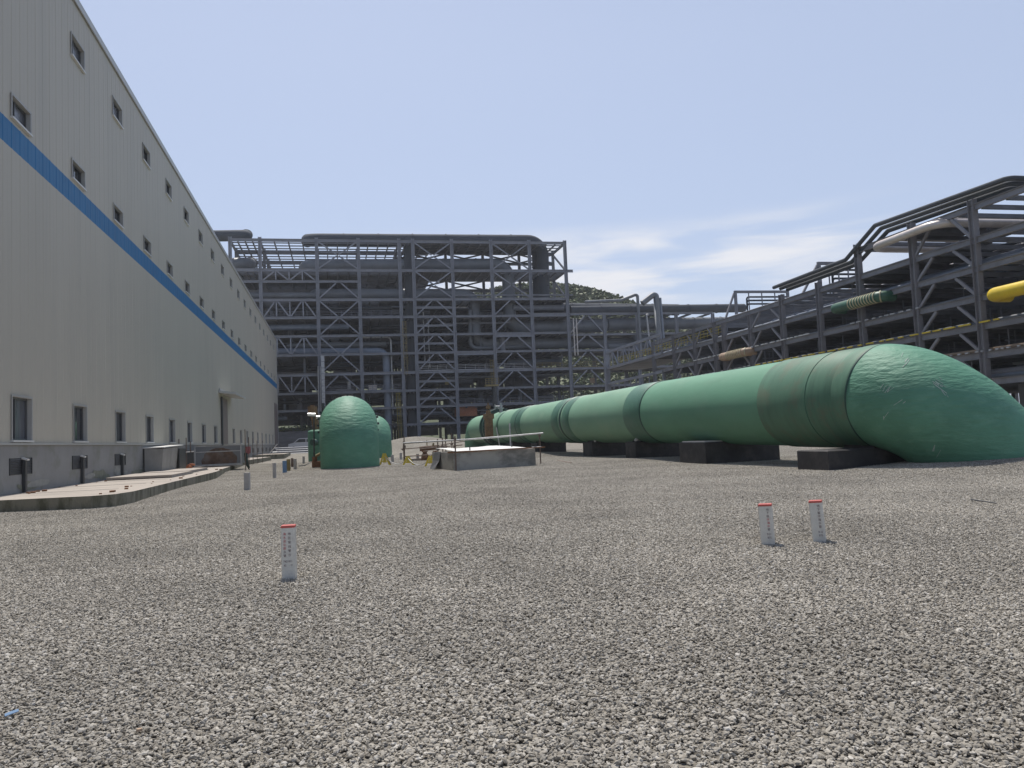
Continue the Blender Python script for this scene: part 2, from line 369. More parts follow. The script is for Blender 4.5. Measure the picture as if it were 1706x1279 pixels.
# ------------------------------------------------------------------ left clad building
XW = -10.4; WY0, WY1 = 6., 149.; WB = 6.27; WYS = 29.02
ZR = 20.84; ZF = 2.0; ST0, ST1 = 11.84, 12.72
ROWS = [(2.07, 3.57, 1.75), (12.9, 13.72, 1.72), (18.12, 19.1, 1.75)]
B = thing('factory_building', 'long pale grey corrugated clad factory hall with a blue stripe along the left', 'building', (XW, WY0, 0))
PROF = [(0, .0), (.27, 0), (.285, .004), (.315, .004), (.33, 0), (.60, 0), (.64, .013), (.70, .013), (.73, 0)]; PER = .73
def corr(mb, y0, y1, z0, z1, x=XW):
    ks = [y0, y1]; k = math.floor(y0/PER)
    while k*PER < y1:
        for a, b in PROF:
            y = k*PER+a
            if y0 < y < y1: ks.append(y)
        k += 1
    ks = sorted(set(round(q, 4) for q in ks))
    def hgt(y):
        m = (y/PER - math.floor(y/PER + 1e-6))*PER
        for (a, b), (c, d) in zip(PROF, PROF[1:]):
            if a-1e-4 <= m <= c+1e-4: return b + (d-b)*(m-a)/(c-a)
        return 0
    vs = []; fs = []
    for y in ks:
        hh = hgt(y); vs += [(x+hh, y, z0), (x+hh, y, z1)]
    for i in range(len(ks)-1): a = 2*i; fs.append((a, a+2, a+3, a+1))
    mb.add(vs, fs)
nwin = range(-3, 19)
wy = [WYS + WB*k for k in nwin]
def clad_band(mb, z0, z1, ww=None):
    if ww is None: return corr(mb, WY0, WY1, z0, z1)
    y = WY0
    for a in wy:
        corr(mb, y, a, z0, z1); y = a+ww
    corr(mb, y, WY1, z0, z1)
w = MB(); z = ZF
for z0, z1, ww in ROWS:
    clad_band(w, z, z0) if z1 < ST0 or z0 > 15 else (clad_band(w, z, ST0), clad_band(w, ST1, z0))
    clad_band(w, z0, z1, ww); z = z1
clad_band(w, z, ZR); w.build('wall', 'cladding', B)
w = MB(); clad_band(w, ST0, ST1); w.build('stripe', 'blue_cladding', B)
w = MB(); w.box(XW-60, XW-.01, WY1-.3, WY1, 0, ZR); w.build('end_wall', 'cladding', B); w = MB(); w.box(XW-60, XW-.01, WY0, WY0+.3, 0, ZR); w.build('end_wall', 'cladding', B)
w = MB(); w.box(XW-60, XW+.09, WY0-.05, WY1+.05, ZR, ZR+.10); w.box(XW+.025, XW+.09, WY0, WY1, ZR-.22, ZR-.003); w.build('roof', 'trim', B)
w = MB(); w.box(XW-.3, XW+.02, WY0, WY1, -.5, ZF-.07); w.build('plinth', 'plinth', B)
rz = random.Random(41)
for i in range(26):
    y = rz.uniform(29, 75); n = 14; L = rz.uniform(.5, 1.8); hh = rz.uniform(.15, .45); z0_ = rz.uniform(.36, .5)
    MB().add([(XW+.0225+.0011*i, y+L*math.cos(2*PI*q/n)*(1+rz.uniform(-.25, .25)), z0_+hh*(1+math.sin(2*PI*q/n))*.5*(1+rz.uniform(-.3, .3))) for q in range(n)], [tuple(range(n))]).build('stain', rz.choice(['stain_pale', 'stain_moss', 'stain_pale']), B)
w = MB(); w.box(XW-.2, XW+.085, WY0, WY1, ZF-.068, ZF-.003); w.build('plinth_flashing', 'trim', B)
w = MB(); w.box(XW-.02, XW+.06, WY1-.25, WY1+.06, ZF, ZR-.24); w.build('corner_flashing', 'trim', B)
def window_meshes(z0, z1, ww):
    X = XW; out = []
    m = MB(); m.box(X-.20, X-.155, 0, ww, z0, z1); out.append(m)                                  # pane
    t = MB(); d = .03                                                                             # lining and outer trim
    t.box(X-.15, X+.045, -.0, .04, z0, z1); t.box(X-.15, X+.045, ww-.04, ww, z0, z1); t.box(X-.15, X+.045, .04, ww-.04, z1-.04, z1)
    t.box(X+.036, X+.052, -d, -.002, z0-d, z1+d); t.box(X+.036, X+.052, ww+.002, ww+d, z0-d, z1+d); t.box(X+.036, X+.052, -.002, ww+.002, z1+.002, z1+d); out.append(t)
    s = MB(); s.box(X-.153, X+.10, -.03, ww+.03, z0-.045, z0+.02); out.append(s)                  # sill
    f = MB(); fw = .06
    for a, b in ((.04, .04+fw), (ww*.36, ww*.36+fw), (ww-.04-fw, ww-.04)): f.box(X-.153, X-.10, a, b, z0+.02+fw, z1-.04-fw)
    f.box(X-.153, X-.10, .04, ww-.04, z1-.04-fw, z1-.04); f.box(X-.153, X-.10, .04, ww-.04, z0+.02, z0+.02+fw); out.append(f)
    return out
def mobj(mb, name, m, parent, loc):
    o0 = ORG.get(parent.name, V((0, 0, 0)))
    me = D.meshes.new(name); me.from_pydata([V(v)-V((XW, 0, 0)) for v in mb.v], [], mb.f); me.materials.append(MATS[m]); return me
DOORK = 8
for (z0, z1, ww) in ROWS:
    P, T, Sl, Fr = window_meshes(z0, z1, ww)
    mp_, mt_, ms_, mf_ = [mobj(q, n, m, B, None) for q, n, m in ((P, 'pane', 'pane'), (T, 'trim', 'trim'), (Sl, 'sill', 'sill_white'), (Fr, 'frame', 'window_frame'))]
    mb2 = mp_.copy(); mb2.materials.clear(); mb2.materials.append(MATS['pane_blind'])
    for i, a in enumerate(wy):
        o = D.objects.new('window', mt_); COL.objects.link(o); o.parent = B; o.location = (0, a-WY0, 0)
        for n_, m_ in (('pane', mb2 if (i*7+int(z0)) % 5 in (1, 3) else mp_), ('sill', ms_), ('frame', mf_)):
            c = D.objects.new(n_, m_); COL.objects.link(c); c.parent = o
# ventilation louvres in the plinth
lm = MB(); lm.box(XW+.0, XW+.024, 0, 1.95, .95, 1.5)
for q in range(9): lm.obox((XW+.032, .975, 1.0+q*.055), (.012, 0, -.012), (0, .93, 0), (.003, 0, .003))
lm.box(XW+.022, XW+.05, .0, .05, .95, 1.5); lm.box(XW+.022, XW+.05, 1.9, 1.95, .95, 1.5)
lme = mobj(lm, 'louvre', 'louvre', B, None)
for k in nwin:
    o = D.objects.new('louvre', lme); COL.objects.link(o); o.parent = B; o.location = (0, 28.82+WB*k-WY0, 0)
# door, canopy, far doorway
w = MB(); w.box(XW+.03, XW+.13, 77.6, 81.0, 2.0, 6.25); dr = w.build('door', 'door_brown', B)
w = MB(); w.box(XW+.04, XW+.16, 77.2, 77.65, 1.2, 6.3); w.build('door_jamb', 'dark_metal', dr)
w = MB(); w.obox((XW+.75, 80.3, 6.62), (.72, 0, -.1), (0, 4.2, 0), (.012, 0, .10)); w.box(XW+.03, XW+.14, 76.2, 84.4, 6.75, 7.0); w.build('canopy', 'canopy_white', B)
w = MB(); w.box(XW+.03, XW+.1, 141.0, 147.5, .3, 9.0); w.build('door', 'door_brown', B)

# downpipes in front of the louvres
PADZ = .34
def downpipe():
    t = thing('downpipe', '', 'downpipe', (XW, 0, 0))
    m = MB(); m.box(XW+.04, XW+.14, -.08, .08, .1, 1.42); m.build('pipe', 'dark_metal', t)
    m = MB(); m.obox((XW+.11, 0, 1.46), (.09, 0, -.03), (0, .10, 0), (.008, 0, .026)); m.build('cap', 'sill_white', t)
    return t
dp = downpipe(); dp.location = (XW, 29.95, 0)
dp['label'] = 'dark square downpipe standing before the nearest plinth louvre'; dp['group'] = 'dark downpipes along the plinth'
for k, lab in ((1, 'dark square downpipe before the second plinth louvre from the left'), (2, 'dark square downpipe before the third plinth louvre, left of the concrete bin')):
    dup(dp, (XW, 29.95+WB*k, 0), 0, lab)

# concrete platforms along the wall
def slab(name, pts, z0, z1, top, side, label, group=None):
    c = sum((V((p[0], p[1], 0)) for p in pts), V((0, 0, 0)))/len(pts); t = thing(name, label, 'platform', (c.x, c.y, 0), group)
    n = len(pts); m = MB()
    for i in range(n):
        a, b = pts[i], pts[(i+1) % n]; k = max(1, int(math.dist(a, b)/1.2))
        for q in range(k):
            f0, f1 = q/k, (q+1)/k; p0 = [a[0]+(b[0]-a[0])*f0, a[1]+(b[1]-a[1])*f0]; p1 = [a[0]+(b[0]-a[0])*f1, a[1]+(b[1]-a[1])*f1]
            m.add([(*p0, z0), (*p1, z0), (*p1, z1), (*p0, z1)], [(0, 1, 2, 3)])
    m.build('side', side, t)
    m = MB(); m.add([(p[0], p[1], z1) for p in pts], [tuple(range(n))]); m.build('top', top, t)
    ya = min(p[1] for p in pts); yb = max(p[1] for p in pts); xa = min(p[0] for p in pts); xb_ = max(p[0] for p in pts)-1.0
    k = int((yb-ya)/4.5)
    for i in range(1, k+1):
        y = ya+(yb-ya)*i/(k+1); MB().box(xa+.05, xb_, y-.035, y+.035, z1+.003, z1+.007).build('joint', 'tarp_dark', t)
    return t
X0 = XW+.025
slab('concrete_platform', [(X0, 25.3), (-6.9, 25.0), (-6.35, 25.35), (-6.15, 26.6), (-6.3, 38.6), (-6.35, 45), (-6.9, 52.5), (X0, 52.5)], -.2, PADZ, 'pad_top', 'pad_side', 'nearest long low concrete platform with mossy front edge beside the grey hall')
slab('concrete_platform', [(X0, 52.52), (-7.05, 52.52), (-7.5, 61), (-8.1, 73.5), (X0, 73.5)], -.2, PADZ-.05, 'pad_top', 'pad_side', 'middle concrete platform under the rust stained tank beside the hall')
slab('concrete_platform', [(X0, 75), (-8.2, 75), (-7.6, 97), (X0, 97)], -.2, .42, 'pad_top', 'pad_side', 'third concrete platform behind the hanging red cloth, along the hall wall')
slab('concrete_platform', [(X0, 104), (-6.6, 104), (-6.6, 118), (X0, 118)], -.2, .62, 'pad_top', 'pad_side', 'farthest pale concrete platform with a white prop beside the hall')
def cover(x0, x1, y0, y1, z, label):
    t = thing('cover_slab', label, 'slab', ((x0+x1)/2, (y0+y1)/2, z), 'cover slabs on the platform')
    m = MB(); m.box(x0, x1, y0, y1, z+.03, z+.13); m.build('slab', 'pad_top', t)
    m = MB(); m.box(x0-.05, x0+.05, y0-.05, y1+.05, z, z+.028); m.box(x1-.05, x1+.05, y0-.05, y1+.05, z, z+.028); m.build('edge_angle', 'dark_metal', t)
cover(-10.0, -7.3, 38.4, 43.5, PADZ+.004, 'pale cover slab on dark bearers, lying nearest on the platform')
cover(-9.9, -7.6, 44.4, 50.5, PADZ+.004, 'pale cover slab on dark bearers, lying before the rust stained tank')
m = MB(); 
for i in range(34):
    y = 25.6+random.random()*24; x = random.choice([-6.75, -9.9])+random.gauss(0, .2); s = random.uniform(.02, .07)
    m.obox((x, y, PADZ+s*.4), (s, s*.3, 0), (-s*.4, s*1.6, 0), (0, 0, s*.4))
tag(m.build('rubble', 'rust'), 'small crumbs of rubble and rusty scrap strewn on the platform', 'rubble', kind='stuff')

# ------------------------------------------------------------------ clutter along the wall
def concrete_bin():
    t = thing('concrete_bin', 'weathered grey concrete bin with a pale lid beside the hall wall', 'bin', (-9.85, 49.7, PADZ))
    y0, y1, x0, x1, z1 = 47.0, 52.4, -10.3, -9.45, 1.72
    m = MB(); m.add([(x0, y0, .3), (x1, y0, .3), (x1-.05, y1, .3), (x0, y1, .3), (x0, y0, z1), (x1+.12, y0, z1-.05), (x1+.1, y1, z1+.08), (x0, y1, z1+.08)], [(0, 1, 5, 4), (1, 2, 6, 5), (2, 3, 7, 6), (3, 0, 4, 7), (4, 5, 6, 7)]); m.build('box', 'concrete', t)
    m = MB(); m.obox((-9.85, 49.8, z1+.09), (.56, 0, .0), (0, 2.8, .06), (0, 0, .025)); m.build('lid', 'cover_sheet', t)
    m = MB(); m.box(x1+.125, x1+.19, 51.2, 53.2, .3, 1.66); m.build('side_board', 'dark_metal', t)
concrete_bin()
def trough():
    t = thing('steel_tank', 'low grey sheet steel tank with a rusty arched stain beside the hall', 'tank', (-8.3, 61, PADZ))
    x0, x1, y0, y1, z0, z1 = -9.85, -6.75, 60.0, 63.5, .46, 1.76
    m = MB(); m.box(x0, x1, y0, y1, z0, z1-.02); m.build('shell', 'duct', t)
    m = MB(); m.box(x0-.06, x1+.06, y0-.07, y0-.002, z0-.1, z0+.03); m.box(x0-.03, x0+.05, y0-.05, y0-.002, z0+.032, z1); m.box(x1-.05, x1+.03, y0-.05, y0-.002, z0+.032, z1); m.box(x0+.052, x1-.052, y0-.04, y0-.002, z1-.42, z1-.36); m.box(x0-.04, x1+.04, y0-.04, y1+.04, z1-.018, z1+.01); m.build('rim', 'galv', t)
    m = MB(); n = 16; vs = []
    for i in range(n+1): a = PI*i/n; vs.append((x0+1.65-1.2*math.cos(a)*(1+.06*math.sin(i*2.3)), y0-.006, z0+.04+1.12*math.sin(a)**.8*(1+.04*math.sin(i*3.1)) if 0 < i < n else z0+.04))
    m.add(vs, [tuple(range(n, -1, -1))]); m.build('rust_patch', 'rust_dark', t)
trough()
def pole(x, y, z0, z1, lab, r=.03, m='scaffold'):
    t = thing('scaffold_pole', lab, 'pole', (x, y, z0), 'scaffold poles by the hall')
    q = MB(); q.tube([(x, y, z0), (x, y, z1)], r, 8); q.build('tube', m, t)
    q = MB(); q.box(x-.09, x+.09, y-.09, y+.09, z0, z0+.02); q.build('foot_plate', m, t)
for px, pt, pb, Y, lab in ((298, 731, 762, 57, 'rusty pole left of a pair between bin and tank'), (310, 729, 765, 57.2, 'rusty pole right of a pair between bin and tank'), (317, 735, 775, 56.5, 'thin rusty pole at the left end of the tank'), (408, 715, 787, 57, 'tall dark pole left of the hanging red cloth')):
    a = ony(px, pt, Y); b = ony(px, pb, Y); pole(a.x, Y, max(.0, b.z) if px > 400 else PADZ-.05, a.z, lab)
a = ony(303, 754, 57.1)
t = tag(MB().tube([(a.x-.5, 57.1, a.z-.05), (a.x+.75, 57.1, a.z+.05)], .035, 8).build('cross_tube', 'galv', None, (a.x, 57.1, a.z)), 'pale horizontal tube tied across the pair of rusty poles', 'tube')
t = thing('junction_box', 'dark electrical box on a stand at the left end of the tank', 'box', (onz(318, 775).x, 56.6, 0))
a = ony(318, 760, 56.6); m = MB(); m.box(a.x-.2, a.x+.2, 56.4, 56.7, a.z-.55, a.z+.25); m.build('cabinet', 'dark_metal', t)
m = MB(); m.box(a.x-.05, a.x+.05, 56.5, 56.6, .3, a.z-.553); m.build('leg', 'dark_metal', t)
bk = ony(300, 775, 54.5)
for i in range(14):
    m = MB(); c = V((bk.x+random.uniform(-.7, .75), 54.5+random.uniform(-.6, .6), PADZ+.05+(.1 if i > 8 else 0)+random.random()*.16)); an = random.uniform(0, 3)
    m.obox(c, (math.cos(an)*.15, math.sin(an)*.15, random.uniform(-.05, .05)), (-math.sin(an)*.08, math.cos(an)*.08, 0), (0, 0, .05))
    tag(m.build('brick', 'brick_red', None, c), 'orange brick in the loose heap between the bin and the poles', 'brick', 'heap of orange bricks')
# white prop on the far platform
a = ony(448, 768, 108); t = tag(MB().bar(V((a.x, 108, .62)), V((a.x+1.1, 108, 1.9)), .12, .08).build('white_prop', 'sill_white', None, (a.x, 108, .62)), 'short white plank leaning up on the farthest platform', 'plank')
# iron bars standing beyond, along the far wall
for i, (px, pt, pb) in enumerate(((421, 718, 775), (428, 722, 770), (437, 722, 768))):
    Y = 78+4*i; a = ony(px, pt+12, Y); pole(a.x, Y, .0, a.z, ['thin rusty post right behind the hanging red cloth', 'thin rusty post second behind the hanging red cloth', 'thin rusty post third behind the hanging red cloth'][i], .025)

# red cloth and a coil of dark cable hung between two poles
a = ony(414, 728, 57.4); b_ = ony(414, 783, 57.4); pole(a.x, 57.4, .0, a.z, 'dark pole right of the hanging red cloth', .03)
c0, c1 = ony(408.5, 744, 57.15), ony(418, 757, 57.15)
m = MB(); vs = []; rr1 = random.Random(3)
for j in range(7):
    for i in range(9): u_, v_ = i/8, j/6; vs.append((c0.x+(c1.x-c0.x)*(u_+(.1*math.sin(v_*4))*(1-u_)), 57.12+.05*math.sin(u_*14+v_*3)-.06*u_, c0.z+(c1.z-c0.z)*v_*(1-.35*abs(u_-.4)) + rr1.uniform(-.01, .01)))
fs_ = [(j*9+i, j*9+i+1, (j+1)*9+i+1, (j+1)*9+i) for j in range(6) for i in range(8)]
m.add(vs, fs_, True); m.add([(x, y+.012, z_) for x, y, z_ in vs], [q[::-1] for q in fs_], True)
tag(m.build('hanging_cloth', 'cap_red', None, c0), 'faded red cloth hanging between two dark poles', 'cloth')
c2 = ony(411, 757, 57.15); m = MB()
m.tube([(c2.x-.06, 57.15, c2.z+.1), (c2.x-.03, 57.12, c2.z-.35), (c2.x+.03, 57.1, c2.z-.7), (c2.x+.13, 57.15, c2.z-.95), (c2.x+.16, 57.2, .25)], [.11, .12, .09, .06, .05], 8)
tag(m.build('cable_bundle', 'trousers', None, c2), 'dark green cable bundle hanging below the red cloth', 'cable')

# ------------------------------------------------------------------ marker posts
def text_mesh(s, size):
    c = D.curves.new('lettering', 'FONT'); c.body = s; c.size = size; c.align_x = 'CENTER'; c.align_y = 'CENTER'; c.resolution_u = 2; c.extrude = 0
    o = D.objects.new('lettering', c); COL.objects.link(o); dg = bpy.context.evaluated_depsgraph_get(); dg.update()
    me = bpy.data.meshes.new_from_object(o.evaluated_get(dg)); D.objects.remove(o); return me
def letter(s, size, x, z, yf, m, parent, sx=1.):
    me = text_mesh(s, size); 
    for v in me.vertices: v.co = V((x+v.co.x*sx, yf, z+v.co.y))
    me.materials.clear(); me.materials.append(MATS[m]); o = D.objects.new('lettering', me); COL.objects.link(o); o.parent = parent; ORG[o.name] = V((0, 0, 0)); return o
def marker(px, pb, hgt, wid, rot, label, cols=(), rows=(), top=True, group='white marker posts with red tops', body='post_white', lean=0):
    p = onz(px, pb, gh(*onz(px, pb).xy)); t = thing('marker_post', label, 'marker post', (0, 0, 0), group); ORG[t.name] = V((0, 0, 0))
    w2 = wid/2; b = .008
    m = MB(); zt = hgt-.026 if top else hgt
    pr = [(-w2+b, -w2), (w2-b, -w2), (w2, -w2+b), (w2, w2-b), (w2-b, w2), (-w2+b, w2), (-w2, w2-b), (-w2, -w2+b)]
    def prism(m, pr, z0, z1, s1=1.): m.add([(x, y, z0) for x, y in pr]+[(x*s1, y*s1, z1) for x, y in pr], [(i, (i+1) % 8, (i+1) % 8+8, i+8) for i in range(8)]+[tuple(range(8, 16)), tuple(range(7, -1, -1))])
    prism(m, pr, -.15, zt); m.build('post', body, t)
    if top:
        m = MB(); q = [(x*1.015, y*1.015) for x, y in pr]; prism(m, q, zt+.0005, hgt-.008); prism(m, q, hgt-.0078, hgt, .95); m.build('cap', 'post_red', t)
    for s, x, z0, dz, sz, ink in cols:
        for i, ch in enumerate(s): letter(ch, sz, x, z0-i*dz, -w2-.002, ink if isinstance(ink, str) else ink[min(i, len(ink)-1)], t)
    for s, x, z, sz, ink in rows: letter(s, sz, x, z, -w2-.002, ink, t, .8)
    t.location = (p.x, p.y, p.z); t.rotation_euler = (0, R(lean), R(rot)); return t
H1 = .60; W1 = .155
marker(482.5, 962, H1, W1, -4, 'front left marker post lettered in two columns, reading seawater desalination raw water pipe',
       [('海水淡化原水管', -.036, .505, .041, .034, ['ink_red']*5+['ink_dark']*2), ('地区管线警示', .018, .505, .048, .034, ['ink_dark'])], [('7421411', -.004, .195, .036, 'ink_dark'), ('82', -.036, .15, .032, 'ink_dark'), ('- 10', .03, .152, .026, 'ink_dark')])
IK = ['ink_dark', 'ink_dark', 'ink_dark', 'ink_red', 'ink_red', 'ink_red', 'ink_dark']
marker(1280, 906, .515, .165, -34, 'left one of the right pair of marker posts, with red and black letters', [('地下循环海水管', .030, .445, .042, .036, IK)], [('B 21', .03, .135, .036, 'ink_dark'), ('BTE', .03, .09, .036, 'ink_dark')], lean=-1.2)
marker(1365.5, 901, .525, .160, -36, 'right one of the right pair of marker posts, pink topped with dark letters', [('地下循环海水管', .032, .455, .044, .037, ['ink_dark'])], [('B 22', .03, .125, .036, 'ink_dark'), ('BTE', .03, .08, .036, 'ink_dark')], lean=-2.2)
marker(412, 816, .62, .19, -8, 'plain grey white post standing alone near the concrete platform end', top=False, body='grey_post', group='plain short posts by the left pipe')
marker(457.5, 796, .74, .15, -8, 'slim pale grey post behind the lone grey white post', top=False, body='grey_post', group='plain short posts by the left pipe')
marker(474.5, 787, .66, .2, -10, 'pale blue sided post next to the yellow post', top=False, body='post_blue', group='plain short posts by the left pipe')
marker(481, 785, .72, .19, -10, 'yellow painted post next to the pale blue post', top=False, body='yellow_dull', group='plain short posts by the left pipe')
marker(492, 782, .68, .17, -8, 'grey brown post right of the yellow post', top=False, body='grey_post', group='plain short posts by the left pipe')
marker(506, 772, .6, .17, -8, 'farthest thin grey post beside the green standpipe', top=False, body='grey_post', group='plain short posts by the left pipe')
marker(487, 778, .66, .16, -8, 'brownish post half hidden behind the yellow post', top=False, body='scaffold', group='plain short posts by the left pipe')

# litter on the gravel
a = onz(20, 1195); m = MB()
for i in range(4): m.obox(a+V((.008*i-.02, .012*i, .022)), (.016, .006, .004), (-.005, .011, .004), (0, 0, .002))
tag(m.build('plastic_scrap', 'post_blue', None, a), 'scrap of blue plastic lying in the gravel at the lower left', 'litter')
a = onz(232, 1222); tag(MB().tube([a+V((0, 0, .015)), a+V((0, 0, .027))], [.016, .014], 9).build('bottle_cap', 'loop_tan', None, a), 'small tan bottle cap on the gravel', 'litter')
a = onz(1630, 833); tag(MB().tube([onz(1618, 832, .03), onz(1640, 835, .05), onz(1660, 838, .03)], .012, 6).build('iron_rod', 'dark_metal', None, a), 'thin dark rod lying on the gravel at the right', 'rod')
a = onz(940, 769); tag(MB().tube([onz(929, 767, .04), onz(952, 771, .05)], .035, 6).build('wooden_stick', 'scaffold', None, a), 'brown stick lying on the gravel right of the covered pit', 'stick')

# ------------------------------------------------------------------ big green pipeline on the right
PX, PZ, PR = 17.0, 2.46, 1.63
PB = thing('green_pipeline', 'huge green pipeline running away on dark blocks and diving into the gravel', 'pipeline', (PX, 20, 0))
YE, RB = 22.52, 1.956
def pz(y): return 2.29 + .0115*(min(max(y, 22.5), 41)-22.5) + .002*(min(max(y, 41), 84)-41)
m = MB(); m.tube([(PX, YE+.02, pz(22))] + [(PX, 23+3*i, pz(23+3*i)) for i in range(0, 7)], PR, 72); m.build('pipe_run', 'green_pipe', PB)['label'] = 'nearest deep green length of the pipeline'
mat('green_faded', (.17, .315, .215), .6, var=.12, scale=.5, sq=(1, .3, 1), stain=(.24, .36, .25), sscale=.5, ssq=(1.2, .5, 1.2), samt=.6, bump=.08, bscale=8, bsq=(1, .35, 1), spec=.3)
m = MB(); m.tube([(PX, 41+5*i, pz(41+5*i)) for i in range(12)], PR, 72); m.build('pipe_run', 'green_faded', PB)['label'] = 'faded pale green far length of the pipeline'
def bumpy_elbow(mb, base, y0, sgn, rb, r, nseg=22, n=72, seed=3, amp=.018, phi=0., amax=PI/2, ext=2.6):
    """from a horizontal pipe end at y0 bending down (phi turns the bend sideways); sgn -1 towards the camera"""
    rnd = random.Random(seed); ph = [(round(rnd.uniform(2, 9)), rnd.uniform(.5, 3), rnd.uniform(0, 6)) for _ in range(12)]
    vs = []; fs = []; d0 = V((0, sgn, 0)); bd = V((math.sin(phi), 0, -math.cos(phi))); c0 = V((base[0], y0, base[1])); side = d0.cross(bd)
    rings = [(0, 0)] + [(amax*i/nseg, 0) for i in range(nseg+1)] + [(amax, ext*(i+1)/8) for i in range(8)]
    for i, (a, e) in enumerate(rings):
        t = d0*math.cos(a)+bd*math.sin(a); nn_ = bd*math.cos(a)-d0*math.sin(a)
        c = c0 + d0*(rb*math.sin(a)) + bd*(rb*(1-math.cos(a))) + t*e
        L = rb*a+e
        for k in range(n):
            gk = 2*PI*k/n
            q = sum(math.sin(f1*gk+f2*L+p) for f1, f2, p in ph)/7
            vs.append(c+(nn_*math.cos(gk)+side*math.sin(gk))*(r+((.03+amp*q) if i > 1 else .03)))
    for i in range(len(rings)-1):
        for k in range(n):
            a = i*n+k; b = i*n+(k+1) % n; fs.append((a, b, b+n, a+n))
    mb.add(vs, fs, True)
m = MB(); bumpy_elbow(m, (PX, pz(22)), YE, -1, RB, PR, 30, 96, amp=.02, phi=.775, amax=1.457, ext=3.); eb = m.build('elbow', 'green_elbow', PB)
m = MB(); bumpy_elbow(m, (PX, pz(96)), 96, 1, 2.6, PR, 14, 48, 5); m.build('elbow', 'green_elbow', PB)
def ring(y0, y1, dr, mt, name='joint_band', edge=True, par=PB):
    m = MB(); r0 = PR+dr; e = .06 if edge else .01
    m.tube([(PX, y0, pz(y0)), (PX, y0+e, pz(y0)), (PX, y1-e, pz(y1)), (PX, y1, pz(y1))], [PR+.004, r0, r0, PR+.004], 72, False); return m.build(name, mt, par)
ring(22.6, 27.4, .035, 'green_sleeve', 'sleeve'); ring(24.15, 24.25, .05, 'green_band', 'joint_band'); 
m = MB(); pts_ = []
for i in range(6):
    a_ = R(8.7*i/5); pts_.append(V((PX, YE, pz(22)))+V((0, -1, 0))*RB*math.sin(a_)+V((math.sin(.775), 0, -math.cos(.775)))*RB*(1-math.cos(a_)))
m.tube([V((PX, YE+.2, pz(22)))]+pts_, PR+.045, 96, False); m.build('sleeve', 'green_sleeve', PB)
m = MB(); a_ = R(9); d0_ = V((0, -1, 0)); b0_ = V((math.sin(.775), 0, -math.cos(.775))); tn = d0_*math.cos(a_)+b0_*math.sin(a_); cc = V((PX, YE, pz(22)))+d0_*RB*math.sin(a_)+b0_*RB*(1-math.cos(a_)); m.tube([cc-tn*.035, cc-tn*.012, cc+tn*.012, cc+tn*.035], [PR+.03, PR+.055, PR+.055, PR+.03], 96, False); m.build('joint_seam', 'dark_green', PB)

ring(39.4, 41.9, .03, 'green_band'); ring(39.33, 39.46, .045, 'dark_green', 'joint_seam'); ring(52.6, 54.3, .035, 'green_band'); ring(55.4, 57.2, .035, 'green_band'); ring(54.65, 55.05, .05, 'dark_green', 'joint_seam')
ring(67.6, 71.6, .035, 'green_band'); ring(69.3, 69.6, .055, 'dark_green', 'joint_seam'); ring(77.4, 78.2, .04, 'green_band')
fl = ring(83.4, 83.95, .42, 'dark_green', 'flange', False)
m = MB()
for k in range(40):
    a = 2*PI*k/40; c = V((PX+math.cos(a)*(PR+.3), 0, pz(84)+math.sin(a)*(PR+.3))); m.tube([(c.x, 83.15, c.z), (c.x, 84.15, c.z)], .06, 6)
m.build('bolts', 'dark_metal', fl)
fl2 = ring(85.2, 85.75, .42, 'dark_green', 'flange', False); ring(83.96, 85.19, .1, 'green_band', 'valve_body')
# scuffs scratched into the elbow
from mathutils.bvhtree import BVHTree
em = eb.data
_bv = BVHTree.FromPolygons([v.co+V((PX, 20, 0)) for v in em.vertices], [tuple(p.vertices) for p in em.polygons])
def scuff2(px, py, l, ang, w_=.02):
    d = ray(px, py).normalized(); h_ = _bv.ray_cast(V((0, 0, CH)), d)
    if h_[0] is None: return
    c, nrm = h_[0], h_[1]
    if nrm.dot(d) > 0: nrm = -nrm
    u = (V((0, 0, 1)) - nrm*nrm.z).normalized(); v_ = u.cross(nrm); ax = v_*math.cos(ang)+u*math.sin(ang); ay = nrm.cross(ax)
    MB().obox(c+nrm*.004, ax*l/2, ay*w_/2, nrm*.003).build('scuff_mark', 'scuff', PB)
SC = MB(); rs = random.Random(9)
for px, py, ang, n in ((1478, 648, 1.0, 6), (1562, 640, -.9, 8), (1509, 603, .9, 5), (1466, 690, 1.2, 2), (1500, 668, .8, 3), (1557, 745, 1.0, 3), (1570, 655, -1.0, 3)):
    for i in range(n): scuff2(px+rs.gauss(0, 6), py+rs.gauss(0, 5), rs.uniform(.08, .3), ang+rs.gauss(0, .25), rs.uniform(.008, .02))
# valve gear with its actuator column
va = ony(815, 690, 85)
VB = thing('valve_actuator', 'rusty brown valve gear column standing against the flange of the large pipeline', 'valve gear', (14.7, 84.6, 0))
YV = 78.2; v0, v1 = ony(807, 724, YV), ony(822, 689, YV); vx = (v0.x+v1.x)/2
m = MB(); m.box(v0.x+.12, v1.x-.12, YV-.2, YV+.35, v0.z-.4, v1.z-.5); m.box(v0.x, v1.x, YV-.3, YV+.4, v1.z-.5, v1.z); m.cone((vx, YV, v1.z), .28, .2, .35); m.build('gearbox', 'valve_brown', VB)
m = MB(); m.tube([(vx, YV, v1.z+.3), (vx, YV, v1.z+1.1)], .07, 8); m.box(vx-.2, vx+.2, YV-.2, YV+.2, v1.z+.5, v1.z+.85); m.build('stem', 'valve_brown', VB)
m = MB(); m.tube([ony(833, 746, 77), ony(827, 712, 77)], .06, 8); m.build('drain_pipe', 'sill_white', VB)
